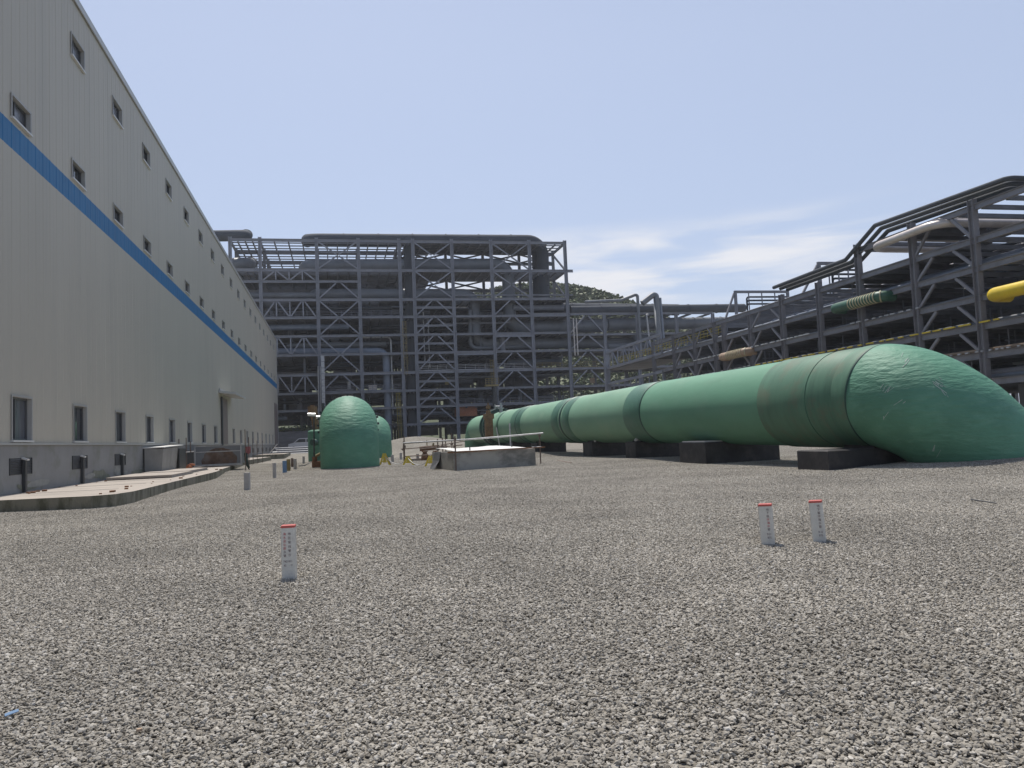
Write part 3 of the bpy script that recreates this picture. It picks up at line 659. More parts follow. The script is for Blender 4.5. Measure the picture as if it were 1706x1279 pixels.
# air valve on top
AV = thing('air_valve', 'small air valve with hand wheels on top of the large pipeline', 'valve', (PX-.6, 80.5, PZ+PR))
b = V((PX-.6, 80.5, PZ+PR-.15)); m = MB(); m.cone(b, .18, .18, .5, 10); m.cone(b+V((0, 0, .5)), .3, .3, .12, 10); m.cone(b+V((0, 0, .62)), .14, .1, .5, 10); m.build('body', 'galv', AV)
m = MB(); m.tube([b+V((-.6, 0, .75)), b+V((.15, 0, .75))], .09, 8); m.tube([b+V((-.62, 0, .5)), b+V((-.62, 0, 1.0))], .05, 8); m.build('branch', 'galv', AV)

# concrete saddles under the pipeline
def support(y0, y1, x0, x1, hgt, label, topw=False):
    t = thing('pipe_support', label, 'support block', ((x0+x1)/2, (y0+y1)/2, 0), 'dark blocks under the large pipeline')
    zt = hgt; m = MB(); c = .03; zb = -.3
    m.add([(x0, y0, zb), (x1, y0, zb), (x1, y1, zb), (x0, y1, zb), (x0, y0, zt-c), (x1, y0, zt-c), (x1, y1, zt-c), (x0, y1, zt-c), (x0+c, y0+c, zt), (x1-c, y0+c, zt), (x1-c, y1-c, zt), (x0+c, y1-c, zt)],
          [(0, 1, 5, 4), (1, 2, 6, 5), (2, 3, 7, 6), (3, 0, 4, 7), (4, 5, 9, 8), (5, 6, 10, 9), (6, 7, 11, 10), (7, 4, 8, 11), (8, 9, 10, 11)]); m.build('block', 'bitumen', t)
    m = MB(); n = 9; vs = []
    for yk in (y0+.1, y1-.1):
        for i in range(n): a = -PI/2 + (i/(n-1)-.5)*.85; vs.append((PX+math.cos(a)*(PR+.012), yk, pz(yk)+math.sin(a)*(PR+.012)))
        vs += [(PX+.72, yk, zt-.01), (PX-.72, yk, zt-.01)]
    q = n+2; m.add(vs, [tuple(range(q))[::-1], tuple(range(q, 2*q))]+[(i, (i+1) % q, (i+1) % q+q, i+q) for i in range(q)]); m.build('saddle', 'bitumen', t)
    if topw:
        m = MB(); m.box(x0+.05, x0+.9, y0+.1, y1-.25, zt+.002, zt+.05); m.build('pale_board', 'cover_sheet', t)
support(22.0, 23.7, 14.62, 19.8, .68, 'dark support block nearest the camera, at the dive of the large pipeline')
support(32.0, 34.7, 15.4, 18.9, .93, 'dark support block with a pale board on it, second under the pipeline', True)
support(41.6, 43.2, 15.9, 18.6, .95, 'dark support block with a white bundle on top, third under the pipeline')
support(49.6, 51.6, 16.0, 18.4, .95, 'dark support block carrying a white bottle, fourth under the pipeline')
support(64, 66, 15.9, 18.4, .92, 'dark support block far back behind the gravel heap'); support(74.5, 76.5, 15.9, 18.4, .92, 'farthest dark support block before the pipeline flange')
# things left on the blocks
t = thing('cloth_bundle', 'white and blue cloth bundle left on the third support block', 'bundle', (16.1, 41.9, .95))
m = MB(); m.tube([(15.95, 41.8, 1.0), (16.0, 41.8, 1.06), (16.15, 41.85, 1.09), (16.3, 41.85, 1.02)], [.03, .09, .11, .03], 8); m.build('white_cloth', 'cover_sheet', t)
m = MB(); m.tube([(16.3, 41.85, 1.0), (16.4, 41.9, 1.07), (16.6, 41.9, 1.08), (16.75, 41.9, 1.0)], [.03, .10, .11, .03], 8); m.build('blue_cloth', 'post_blue', t)
t = thing('plastic_bottle', 'white plastic bottle standing on the fourth support block', 'bottle', (16.3, 49.8, .95))
m = MB(); m.tube([(16.3, 49.8, .951), (16.3, 49.8, 1.45), (16.3, 49.8, 1.55), (16.3, 49.8, 1.72)], [.1, .1, .05, .045], 10); m.build('body', 'cover_sheet', t)
m = MB(); m.tube([(16.3, 49.8, 1.723), (16.3, 49.8, 1.78)], .055, 10); m.build('cap', 'post_red', t)

# ------------------------------------------------------------------ left green pipes
AX, AR, AZ = .64, 1.65, 2.70
PA = thing('green_pipe_elbow', 'tall rounded green pipe elbow facing the camera and sinking into the gravel', 'pipe elbow', (AX, 48, 0))
m = MB(); bumpy_elbow(m, (AX, AZ), 49.4, -1, 1.9, AR, 20, 64, 8, amp=.03); m.build('elbow', 'green_elbow', PA)
m = MB(); m.tube([(AX, 49.38, AZ), (AX, 53, AZ), (AX, 60, AZ), (AX, 74, AZ)], AR, 56); m.build('pipe_run', 'green_pipe', PA)
m = MB()
for k in range(28):
    a = 2*PI*k/28; c = V((AX+math.cos(a)*(AR+.15), 0, AZ+math.sin(a)*(AR+.15))); m.obox((c.x, 50.4, c.z), (.07*math.cos(a), 0, .07*math.sin(a)), (0, .35, 0), (-.06*math.sin(a), 0, .06*math.cos(a)))
fm = MB(); fm.tube([(AX, 49.9, AZ), (AX, 50.0, AZ), (AX, 50.7, AZ), (AX, 50.8, AZ)], [AR, AR+.1, AR+.1, AR], 56, False); ff = fm.build('flange', 'dark_green', PA); m.build('lugs', 'dark_metal', ff)
P2 = thing('green_pipe_elbow', 'green pipe elbow half hidden to the right behind the tall one', 'pipe elbow', (3.75, 82, 0))
m = MB(); bumpy_elbow(m, (3.62, 2.68), 84, -1, 1.9, 1.65, 16, 48, 12, amp=.03); m.build('elbow', 'green_elbow', P2)
m = MB(); m.tube([(3.62, 84, 2.68), (3.62, 92, 2.68), (3.62, 110, 2.68)], 1.64, 48); m.build('pipe_run', 'green_pipe', P2)
P3 = thing('green_standpipe', 'green standpipe with flat top half hidden left of the tall elbow', 'standpipe', (-1.55, 78, 0))
m = MB(); m.tube([(-1.55, 79, -.3), (-1.55, 79, 2.75), (-1.55, 79, 2.9), (-1.55, 79, 2.98)], [1.25, 1.25, 1.2, .95], 40); m.build('pipe', 'green_elbow', P3)
m = MB(); m.tube([(-2.0, 77.6, 1.8), (-2.35, 77.2, 1.8)], .3, 10); m.build('nozzle', 'dark_green', P3)
V3 = thing('valve_actuator', 'rusty brown tapered valve housing above the flat green standpipe', 'valve gear', (-2.0, 80.5, 3))
c = ony(521, 700, 80); m = MB(); m.tube([(c.x+.3, 80.5, 2.99), (c.x+.15, 80.5, 4.3), (c.x, 80.5, 4.7), (c.x, 80.5, 5.3)], [.3, .36, .46, .46], 10, smooth=False); m.box(c.x-.2, c.x+.2, 80.2, 80.8, 5.3, 5.45); m.build('housing', 'valve_brown', V3)
m = MB(); m.tube([(c.x+1.0, 80.5, 3.0), (c.x+1.0, 80.5, 5.6)], .16, 8); m.build('stem', 'dark_metal', V3)
# floodlight pole beside the elbow
c = ony(523, 770, 56); LP = thing('floodlight_pole', 'slim pole with three white floodlights left of the tall green elbow', 'lamp', (c.x, 56, 0))
tp = ony(523, 693, 56); m = MB(); m.tube([(c.x, 56, -.1), (tp.x, 56, tp.z)], .05, 8); m.build('pole', 'dark_metal', LP)
m = MB(); m.bar((tp.x-.25, 56, tp.z+.0), (tp.x+.3, 56, tp.z-.1), .05, .05); m.build('bracket', 'dark_metal', LP)
for dx, dz in ((-.28, .12), (-.02, .1), (.28, -.08)):
    m = MB(); m.obox((tp.x+dx, 55.9, tp.z+dz), (.13, 0, 0), (0, .05, .035), (0, -.05, .075)); m.build('floodlight', 'lamp_white', LP)
c = ony(527, 770, 55.2); t = thing('pump_unit', 'small brown pump unit at the left foot of the tall elbow', 'pump', (c.x, 55.2, 0))
m = MB(); m.box(c.x-.28, c.x+.3, 54.9, 55.6, .05, .45); m.tube([(c.x-.1, 55.2, .45), (c.x-.1, 55.2, .75)], .16, 10); m.build('body', 'rust', t)
m = MB(); m.tube([(c.x-.05, 55.1, .78), (c.x+.3, 55.1, .95)], .09, 8); m.build('motor', 'yellow_dull', t)
m = MB(); pts = [onz(x, y, .03) for x, y in ((498, 776), (508, 775), (516, 771), (524, 764))]; m.tube(pts, .035, 6); m.tube([onz(x, y, .03) for x, y in ((506, 785), (518, 783), (527, 779))], .04, 6)
tag(m.build('hose', 'dark_metal', None, pts[0]), 'dark hose trailing over the gravel to the pump unit', 'hose')

# ------------------------------------------------------------------ covered pit with its railing
PT = thing('covered_pit', 'low concrete pit box with a white sloping sheet cover in mid yard', 'pit', (7.6, 41, 0))
A_ = (5.35, 37.9); B_ = (9.75, 39.6); C_ = (8.95, 45.0); D_ = (4.95, 43.4); zt = .88
def quadprism(m, pts, z0, z1): m.add([(p[0], p[1], z0) for p in pts]+[(p[0], p[1], z1) for p in pts], [(0, 1, 5, 4), (1, 2, 6, 5), (2, 3, 7, 6), (3, 0, 4, 7), (4, 5, 6, 7)])
m = MB(); quadprism(m, [A_, B_, C_, D_], -.2, zt); m.build('wall', 'pit_concrete', PT)
m = MB(); ax = V((B_[0]-A_[0], B_[1]-A_[1], 0)); ay = V((D_[0]-A_[0], D_[1]-A_[1], 0)); a0 = V((*A_, 0)); nn = 14; vs = []
for j in range(7):
    for i in range(nn+1):
        u_, v_ = i/nn, j/6; z_ = zt+.03+( .16*math.sin(v_*PI*.55)**1.2+.03)*(.85+.12*math.sin(u_*9+1)+.08*math.sin(u_*17)) - .03*v_
        vs.append(a0+ax*(.03+.9*u_)+ay*(.03+.93*v_)+V((0, 0, z_)))
top = [(j*(nn+1)+i, j*(nn+1)+i+1, (j+1)*(nn+1)+i+1, (j+1)*(nn+1)+i) for j in range(6) for i in range(nn)]
m.add(vs, top, True); m.build('cover_sheet', 'cover_sheet', PT)
m = MB(); m.bar(a0+V((-.3, -.1, zt+.02)), V((*B_, 0))+V((.5, -.05, zt+.05)), .06, .06); m.build('edge_tube', 'rust', PT)
m = MB(); m.tube([a0+ax*.22+ay*.1+V((0, 0, zt+.03)), a0+ax*.22+ay*.1+V((0, 0, zt+.22))], .03, 6); m.tube([a0+ax*.82+ay*.3+V((0, 0, zt+.1)), a0+ax*.82+ay*.3+V((0, 0, zt+.34))], .03, 6); m.build('lifting_eye', 'dark_metal', PT)
m = MB(); d0 = V((*D_, 0)); vs = [a0+ay*.55+V((-.02, 0, zt+.015)), a0+ay*.85+V((-.02, 0, zt+.015)), a0+ay*.85+V((-.12, 0, .45)), a0+ay*.55+V((-.12, 0, .45)), a0+ay*.55+V((-.4, -.1, .03)), a0+ay*.85+V((-.3, 0, .03))]; m.add(vs, [(0, 1, 2, 3), (3, 2, 5, 4)]); m.build('side_sheet', 'tarp_dark', PT)
# scaffold tube railing round the pit and back
def railing(name, label, pts, hs, posts, z=1.35, m_='scaffold'):
    t = thing('tube_railing', label, 'railing', (pts[0][0], pts[0][1], 0), 'scaffold tube railings')
    for x, y, h_ in posts:
        q = MB(); q.tube([(x, y, -.1), (x, y, h_)], .035, 8); q.box(x-.06, x+.06, y-.06, y+.06, h_-.2, h_-.08); q.build('post', m_, t)
    for h0, h1 in hs:
        q = MB(); q.tube([(pts[0][0], pts[0][1], h0), (pts[1][0], pts[1][1], h1)], .035, 8); q.build('rail', m_, t)
    return t
f0 = onz(760, 785); f1 = onz(901, 773); 
railing('r', 'pair of tall tube posts at the front corners of the covered pit', [(f0.x-.3, f0.y-.1)], (), [(f1.x, f1.y, 1.66), (f0.x, f0.y, 1.66)], m_='scaffold')
tt = thing('tube_railing', 'long pale tube rail sloping across above the covered pit', 'railing', (f0.x, f0.y, 0), 'scaffold tube railings')
q = MB(); q.tube([ony(672, 738, 48), ony(778, 732, 44), ony(905, 721.5, 41.5)], .045, 8); q.build('rail', 'galv', tt)
q = MB(); a = ony(849, 705, 45); q.tube([(a.x, 45, .0), (a.x, 45, a.z)], .045, 8); q.build('post', 'galv', tt)
q = MB(); q.tube([ony(886, 745.5, 41.5), ony(902, 744.5, 41.5)], .04, 8); q.build('stub_rail', 'galv', tt)
pb_ = [(673, 776, 726, 58), (672, 770, 735, 60), (729, 777, 731, 51), (737, 772, 729, 56), (742, 770, 729, 58), (752, 768, 722, 62), (757, 768, 733, 63)]
t3 = thing('tube_railing', 'rusty scaffold railing of several posts behind and left of the covered pit', 'railing', (3.2, 55, 0), 'scaffold tube railings')
for px, pbm, ptp, Y in pb_:
    a = ony(px, ptp, Y); q = MB(); q.tube([(a.x, Y, -.1), (a.x, Y, a.z)], .04, 8); q.box(a.x-.1, a.x+.1, Y-.1, Y+.1, a.z*.55, a.z*.55+.18); q.build('post', 'scaffold', t3)
for (x0_, y0_, Y0), (x1_, y1_, Y1) in (((672, 739, 58), (757, 733, 60)), ((668, 748, 58), (745, 742, 57)), ((700, 748, 57), (770, 741, 55)), ((673, 760, 58), (729, 757, 51)), ((735, 741, 56), (772, 735, 63))):
    q = MB(); q.tube([ony(x0_, y0_, Y0), ony(x1_, y1_, Y1)], .035, 8); q.build('rail', 'scaffold', t3)
# rusty steel beam on two stools
c = ony(716, 746, 60); t = thing('steel_beam', 'rusty steel beam resting on two stubby stools behind the railing', 'beam', (c.x, 60, 0))
m = MB(); m.ibeam((c.x-.75, 60, c.z-.05), (c.x+.72, 60, c.z+.03), .3, .34, .05); m.build('beam', 'rust', t)
for dx in (-.38, .42):
    m = MB(); m.tube([(c.x+dx, 60, .1), (c.x+dx, 60, .45), (c.x+dx, 60, .62), (c.x+dx, 60, c.z-.22)], [.3, .26, .14, .26], 10, smooth=False); m.build('stool', 'rust', t)
m = MB(); m.tube([(c.x-.2, 60, c.z+.17), (c.x-.2, 60, c.z+.6)], .035, 6); m.tube([(c.x+.25, 60, c.z+.17), (c.x+.3, 60, c.z+.35)], .07, 6); m.build('fitting', 'yellow_dull', t)
c = onz(708, 765); tag(MB().box(c.x-1.8, c.x+1.4, 60.5, 63.0, -.1, .22).build('concrete_slab', 'pad_top', None, (c.x, 61, 0)), 'flat pale concrete slab under the rusty beam and stools', 'slab')
# yellow chain stands
def chain_stand(px, pb, pt, label, back=False):
    b = onz(px, pb); hh = ony(px, pt, b.y).z; t = thing('chain_stand', label, 'barrier stand', (b.x, b.y, 0), 'yellow barrier stands')
    w_ = .33; m = MB()
    m.bar((b.x-w_, b.y-.12, 0), (b.x-.04, b.y, hh), .11, .035, (0, 1, 0)); m.bar((b.x+w_, b.y-.12, 0), (b.x+.04, b.y, hh), .11, .035, (0, 1, 0)); m.bar((b.x-w_*.6, b.y-.07, hh*.4), (b.x+w_*.6, b.y-.07, hh*.4), .08, .03, (0, 1, 0)); m.build('frame', 'yellow', t)
    m = MB(); m.add([(b.x-.11, b.y-.1, hh*.3), (b.x+.11, b.y-.1, hh*.3), (b.x+.05, b.y-.035, hh*.85), (b.x-.05, b.y-.035, hh*.85), (b.x-.11, b.y-.07, hh*.3), (b.x+.11, b.y-.07, hh*.3), (b.x+.05, b.y-.005, hh*.85), (b.x-.05, b.y-.005, hh*.85)], [(0, 1, 2, 3), (5, 4, 7, 6), (1, 5, 6, 2), (4, 0, 3, 7)]); m.build('panel', 'yellow', t)
    m = MB(); m.bar((b.x+.05, b.y+.03, hh-.05), (b.x+.42, b.y+.35, 0), .1, .03, (0, 1, 0)); m.build('back_leg', 'rubber', t)
    return b, hh
s1 = chain_stand(641, 777, 755, 'yellow folding barrier stand at the right foot of the tall elbow'); s2 = chain_stand(680, 776, 760, 'yellow barrier stand in the middle, below the railing'); s3 = chain_stand(717.5, 777, 759, 'yellow barrier stand just left of the covered pit')
for (p, h0), (q, h1), lab in ((s1, s2, 'sagging chain between the left and middle yellow stands'), (s2, s3, 'sagging chain between the middle and right yellow stands')):
    pts = []
    for i in range(13):
        f = i/12; pts.append((p.x+(q.x-p.x)*f, p.y+(q.y-p.y)*f, h0*.8+(h1-h0)*.8*f-.42*4*f*(1-f)))
    m = MB(); m.tube(pts, .022, 6); tag(m.build('chain', 'galv', None, p), lab, 'chain', 'barrier chains')
for px, py in ((654, 770), (696, 768), (668, 765)):
    b = onz(px, py); t = tag(MB().box(b.x-.1, b.x+.1, b.y-.1, b.y+.1, -.1, .55).build('stone_post', 'grey_post', None, b), {654: 'short grey stone post right of the second green elbow', 696: 'short grey stone post between two yellow stands', 668: 'short grey stone post left of the railing'}[px], 'post', 'short stone posts')

# ------------------------------------------------------------------ tall steel frame at the back
YF = 158.
def P(px, py, dy=0.): return ony(px, py, YF+dy)
GZ = 1.0
RK = thing('pipe_tower', 'tall multi-storey grey steel pipe frame closing the end of the yard', 'steel structure', (15, YF, 0))
CXS = [-19.04, -13.6, -3.05, 4.92, 12.9, 15.62, 23.43, 31.46, 39.48, 47.13]
ZL = [41.5, 39.2, 35.66, 33.39, 29.82, 26.32, 22.73, 19.08, 15.32, 11.68, 8.4, 5.0]
ROW = [0, 9.5, 19, 29]
for ri, d in enumerate(ROW):
    for i, x in enumerate(CXS):
        if ri >= 2 and x > 20: zt_ = ZL[4]
        else: zt_ = ZL[0]+.3
        m = MB(); m.ibeam((x, YF+d, GZ-1), (x, YF+d, zt_), .58, .62, .1, (1, 0, 0)) if ri == 0 else m.bar((x, YF+d, GZ-1), (x, YF+d, zt_), .5, .55, (1, 0, 0)); m.build('column', 'steel' if ri == 0 else 'steel_dark', RK)
def fbeam(x0, x1, z, h_=.62, d=0., mt='steel', w_=.4):
    h_ *= .72; m = MB(); m.ibeam((x0, YF+d, z-h_/2), (x1, YF+d, z-h_/2), w_, h_, .08); return m.build('beam', mt, RK)
c = CXS
for i, (lv, x0, x1, h_) in enumerate([(0, c[0], c[9], .75), (1, c[2], c[3], .5), (2, c[0], c[9]+1.5, .75), (3, c[0], c[3], .62), (4, c[0], c[9], .7), (5, c[0], c[9], .6), (6, c[0], c[9], .6), (7, c[0], c[9], .6), (8, c[0], c[9], .75), (9, c[0], c[9], .55), (10, c[1], c[9], .55), (11, c[4], c[9], .55)]):
    fbeam(x0, x1, ZL[lv], h_)
for z_ in (28.1, 24.5, 20.9, 17.2, 13.4, 10.0): fbeam(c[5]+.3, c[6]-.3, z_, .55)
fbeam(c[6], c[9]+1.2, 30.5, .35); fbeam(c[8]+.3, c[9], ZL[5]+.3, 1.0, -.05); fbeam(c[6]+.3, c[7]-.3, ZL[7]-.1, 1.0, -.05); fbeam(c[7]+.3, c[8]-.3, ZL[6]-.3, .9, -.05)
def brace(x0, z0, x1, z1, w_=.3, d=-.02): m = MB(); m.bar((x0, YF+d, z0), (x1, YF+d, z1), .24, w_, (0, 1, 0)); m.build('brace', 'steel', RK)
def xb(i, a, b):
    x0, x1 = c[i]+.32, c[i+1]-.32; z0, z1 = ZL[a]-.5, ZL[b]+.1; xm, zm = (x0+x1)/2, (z0+z1)/2
    brace(x0, z0, xm-.2, zm+.15); brace(xm+.2, zm+.15, x1, z0); brace(x0, z1, xm-.2, zm-.15); brace(xm+.2, zm-.15, x1, z1)
def vb(i, a, b):
    x0, x1 = c[i]+.32, c[i+1]-.32; xm = (x0+x1)/2; z0 = ZL[a]-.55; z1 = ZL[b]+.1
    brace(xm-.5, z0, x0, z1); brace(xm+.5, z0, x1, z1)
def wtruss(i, a, b):
    x0, x1 = c[i]+.32, c[i+1]-.32; z0 = ZL[a]-.55; z1 = ZL[b]+.1; n = 4; dx = (x1-x0)/n
    for k in range(1, n): brace(x0+dx*k, z0, x0+dx*k, z1, .3, -.03)
    for k in range(n):
        if k % 2 == 0: brace(x0+dx*k+.2, z1, x0+dx*(k+1)-.3, z0, .3)
        else: brace(x0+dx*k+.3, z0, x0+dx*(k+1)-.2, z1, .3)
for a, b in ((2, 3), (4, 5), (6, 7), (8, 9)): wtruss(1, a, b)
xb(2, 4, 6); xb(2, 6, 8); vb(2, 3, 4); vb(2, 8, 9); xb(2, 0, 2)
xb(5, 0, 2); xb(5, 2, 4)
for a, b in ((4, 5), (5, 6), (6, 7), (7, 8), (8, 9), (9, 10), (10, 11)): vb(5, a, b)
xb(7, 0, 2); xb(7, 2, 4)
for a, b in ((4, 5), (5, 6), (6, 7), (7, 8), (8, 9), (9, 10)): vb(7, a, b)
# side bracing seen through the open right end
for a, b in ((0, 2), (2, 4)):
    m = MB(); m.bar((c[9], YF+.5, ZL[b]), (c[9], YF+9, ZL[a]-.8), .3, .3, (1, 0, 0)); m.build('brace', 'steel_dark', RK)
# floors: joists, cross beams and decking behind the front row
rj = random.Random(21)
for li, z_ in enumerate(ZL):
    if li in (1, 3): continue
    m = MB()
    for x in c:
        for d0, d1 in ((.45, 9.1), (9.9, 18.6), (19.4, 28.6)):
            if d0 > 9 and x > 20 and li < 4: continue
            m.bar((x, YF+d0, z_-.3), (x, YF+d1, z_-.3), .3, .5)
    st = 2.35 if li == 0 else 1.5
    for k in range(1, int(29/st)):
        d = k*st
        xr = c[9] if (d < 10 or li >= 4) else 20
        x0 = c[0]
        m.bar((x0, YF+d, z_-.22), (xr, YF+d, z_-.22), .2 if li == 0 else .25, .2 if li == 0 else .3)
    for x in [c[i]+(c[i+1]-c[i])*f for i in range(9) for f in (.25, .5, .75)]:
        m.bar((x, YF+.5, z_-.5), (x, YF+(28.5 if li >= 4 or x < 20 else 9.2), z_-.5), .22, .3)
    m.build('joist', 'steel_dark', RK)
    if li == 0:
        m = MB(); m.box(c[4]+2, c[8]+3, YF+1, YF+9.3, z_+.0, z_+.06); m.build('decking', 'deck', RK)
        continue
    m = MB()
    for i in range(9):
        for k in range(3):
            d0, d1 = k*9.5+.6, k*9.5+9.4
            if k > 0 and c[i+1] > 20 and li < 4: continue
            r_ = rj.random()
            x0, x1 = c[i], c[i+1]-.02
            if i == 4 and li < 9: continue
            if i >= 7 and li < 3: continue
            if li == 2 and k == 0 and i < 4: d0 += 3.5
            if r_ < .16: x0 += (x1-x0)*.45
            elif r_ < .32: d1 -= 3
            m.box(x0, x1, YF+d0, YF+d1, z_, z_+.07)
    m.build('decking', 'deck', RK)
# dark sheets added behind the lower floors to dim the bright hill
m = MB()
for i in range(9):
    for li in range(5, 12):
        if rj.random() < (.86 if li < 9 else .62):
            x0 = c[i]+.4+(rj.uniform(0, 3) if rj.random() < .3 else 0); m.box(x0, c[i+1]-.42, YF+29.4, YF+29.5, (ZL[li+1] if li < 11 else 1.5)+rj.choice([.0, .1, 1.2]), ZL[li]-.02)
m.build('darkening_sheets', 'steel_dark', RK)
# rear framing rows
m = MB()
for d in ROW[1:]:
    for z_ in ZL:
        if d > 15 and z_ > 30: m.bar((c[0], YF+d, z_-.3), (14, YF+d, z_-.3), .4, .6)
        else: m.bar((c[0], YF+d, z_-.3), (c[9], YF+d, z_-.3), .4, .6)
    for i in range(9):
        for a in range(0, 11, 2):
            if rj.random() < .5 and not (d > 15 and c[i] > 12 and a < 4):
                m.bar((c[i]+.4, YF+d, ZL[a]-.6), (c[i+1]-.4, YF+d, ZL[a+1]), .3, .3, (0, 1, 0)); m.bar((c[i+1]-.4, YF+d, ZL[a]-.6), (c[i]+.4, YF+d, ZL[a+1]), .3, .3, (0, 1, 0))
m.build('rear_framing', 'steel_dark', RK)
def handrail(pts, z_, d, mt='galv', par=RK, hh=1.15, dx=1.8, Yb=None):
    m = MB(); x0, x1 = pts; Y = YF+d
    n = max(1, int((x1-x0)/dx))
    for i in range(n+1): x = x0+(x1-x0)*i/n; m.bar((x, Y, z_+.02), (x, Y, z_+hh), .07, .07)
    for f in (.45, .75, 1.): m.bar((x0, Y, z_+hh*f), (x1, Y, z_+hh*f), .06, .06)
    m.box(x0, x1, Y-.02, Y+.02, z_+.02, z_+.2); return m.build('handrail', mt, par)
handrail((c[2]+.5, c[4]), ZL[5], .7, 'steel'); handrail((c[5]+.5, c[6]), ZL[8], .7); handrail((c[6], c[8]), ZL[8], .8); handrail((c[8], c[9]), ZL[8], .8, 'yellow_dull'); handrail((c[1], c[2]), ZL[5], .7, 'steel')
handrail((c[2], c[4]), ZL[9], .8, 'steel'); handrail((c[6], c[9]), ZL[10], .9, 'steel')
# vertical pipes, trays and tanks packed inside
mm = {}
for q in range(230):
    x = rj.uniform(c[0], c[9]); d = rj.choice([3, 5, 7, 12, 15, 22, 25]); li = rj.randrange(4, 11); z0 = ZL[li]; r_ = rj.choice([.12, .18, .25, .4, .6])
    key = rj.choice(['duct', 'pipe_blue', 'duct_dark', 'steel', 'duct_dark'])
    m = mm.setdefault(key, MB())
    if rj.random() < .62:
        L = rj.uniform(6, 22); m.tube([(max(c[0], x-L/2), YF+d, z0-1.-r_), (min(c[9], x+L/2), YF+d, z0-1.-r_)], r_, 8)
    else: m.tube([(x, YF+d, ZL[min(11, li+1)]+.1), (x, YF+d, z0-.6)], r_, 8)
for k, m in mm.items():
    tag(m.build('process_pipework', k, None, (15, YF, 0)), {'duct': 'tangle of mid grey process pipes deep inside the tall frame', 'pipe_blue': 'tangle of bluish process pipes deep inside the tall frame', 'duct_dark': 'tangle of dark process pipes deep inside the tall frame', 'steel': 'tangle of pale steel pipes deep inside the tall frame'}[k], 'pipework', kind='stuff')
# large ducts
def duct(name, label, pts, r, rad, mt='duct', n=22, dy=4., group='large grey ducts of the tall frame', flanges=True):
    pts = [P(a, b, dy) if len(p_) == 2 else P(a, b, p_[2]) for p_ in pts for a, b in [p_[:2]]]
    pts = [V((p.x, p.y, p.z)) for p in pts]
    t = thing(name, label, 'duct', tuple(pts[0]), group)
    m = MB(); m.tube(rpath(pts, rad, 9), r, n); m.build('pipe', mt, t)
    if flanges:
        m = MB()
        for a, b in zip(pts, pts[1:]):
            L = (b-a).length; k = int(L/7)
            for i in range(1, k+1):
                p = a+(b-a)*(i/(k+1)); u = (b-a).normalized(); MB().tube([p-u*.09, p+u*.09], r+.09, n, True).build('flange', mt, t)
    return t
duct('duct', 'topmost long duct along the roof of the tall frame, turning down at the right', [(512, 402, 13), (514, 399, 5), (904, 401, 5), (906, 514, 5), (1130, 516, 5)], 1.25, 3.2, 'duct_dark')
duct('duct', 'slim duct running down beside the topmost one at the right', [(893, 404, 8), (896, 527, 8)], .95, 1, 'duct_dark')
duct('duct', 'second level duct bending down at the middle right of the tall frame', [(508, 449, 12), (512, 443, 4), (846, 441, 4), (850, 546, 4), (1010, 543, 4)], 1.35, 2.8)
duct('duct', 'third level duct bending down before the second one', [(522, 495, 12), (526, 490, 4), (790, 490, 4), (793, 573, 4), (1055, 571, 4)], 1.12, 2.4)
duct('duct', 'short roof duct with rounded end above the grey hall', [(350, 393, 5), (408, 392, 5), (412, 391, 14)], 1.1, 2.4, 'duct_dark')
duct('duct', 'rounded duct end under the roof beside the grey hall', [(372, 440, 5), (414, 439, 5), (420, 438, 14)], 1.2, 2.4)
duct('duct', 'dark upright duct between the paired columns', [(681, 396, 3), (688, 734, 3)], 1.05, 1, 'duct_dark')
duct('duct', 'blue grey pipe that drops to the ground left of the paired columns', [(463, 586, 1.6), (643, 585, 1.6), (648, 735, 1.6)], .72, 1.6, 'pipe_blue', 16)
duct('duct', 'thin pipe bend above the blue grey drop pipe', [(600, 562, 1.5), (651, 561, 1.5), (655, 690, 1.5)], .17, .8, 'galv', 8, flanges=False)
duct('duct', 'small elbow pipe below the third level duct', [(783, 516, 3), (784, 580, 3), (886, 577, 3)], .42, 1.3, 'duct', 12)
duct('duct', 'level grey pipe lying along the left bay truss', [(415, 492, 3), (530, 492, 3)], .6, 1, 'duct', 14)
duct('duct', 'lower level duct lying right of the middle columns', [(700, 588, 9), (890, 584, 9)], .8, 1, 'duct_dark', 14)
for i, (px, y0, y1) in enumerate(((708, 520, 603), (716, 528, 612))):
    duct('thin_pipe', ['left of two thin upright pipes in the braced middle bay', 'right of two thin upright pipes in the braced middle bay'][i], [(px-3, y0, 2), (px, y1, 2)], .13, 1, 'galv', 8, group='thin upright pipes', flanges=False)
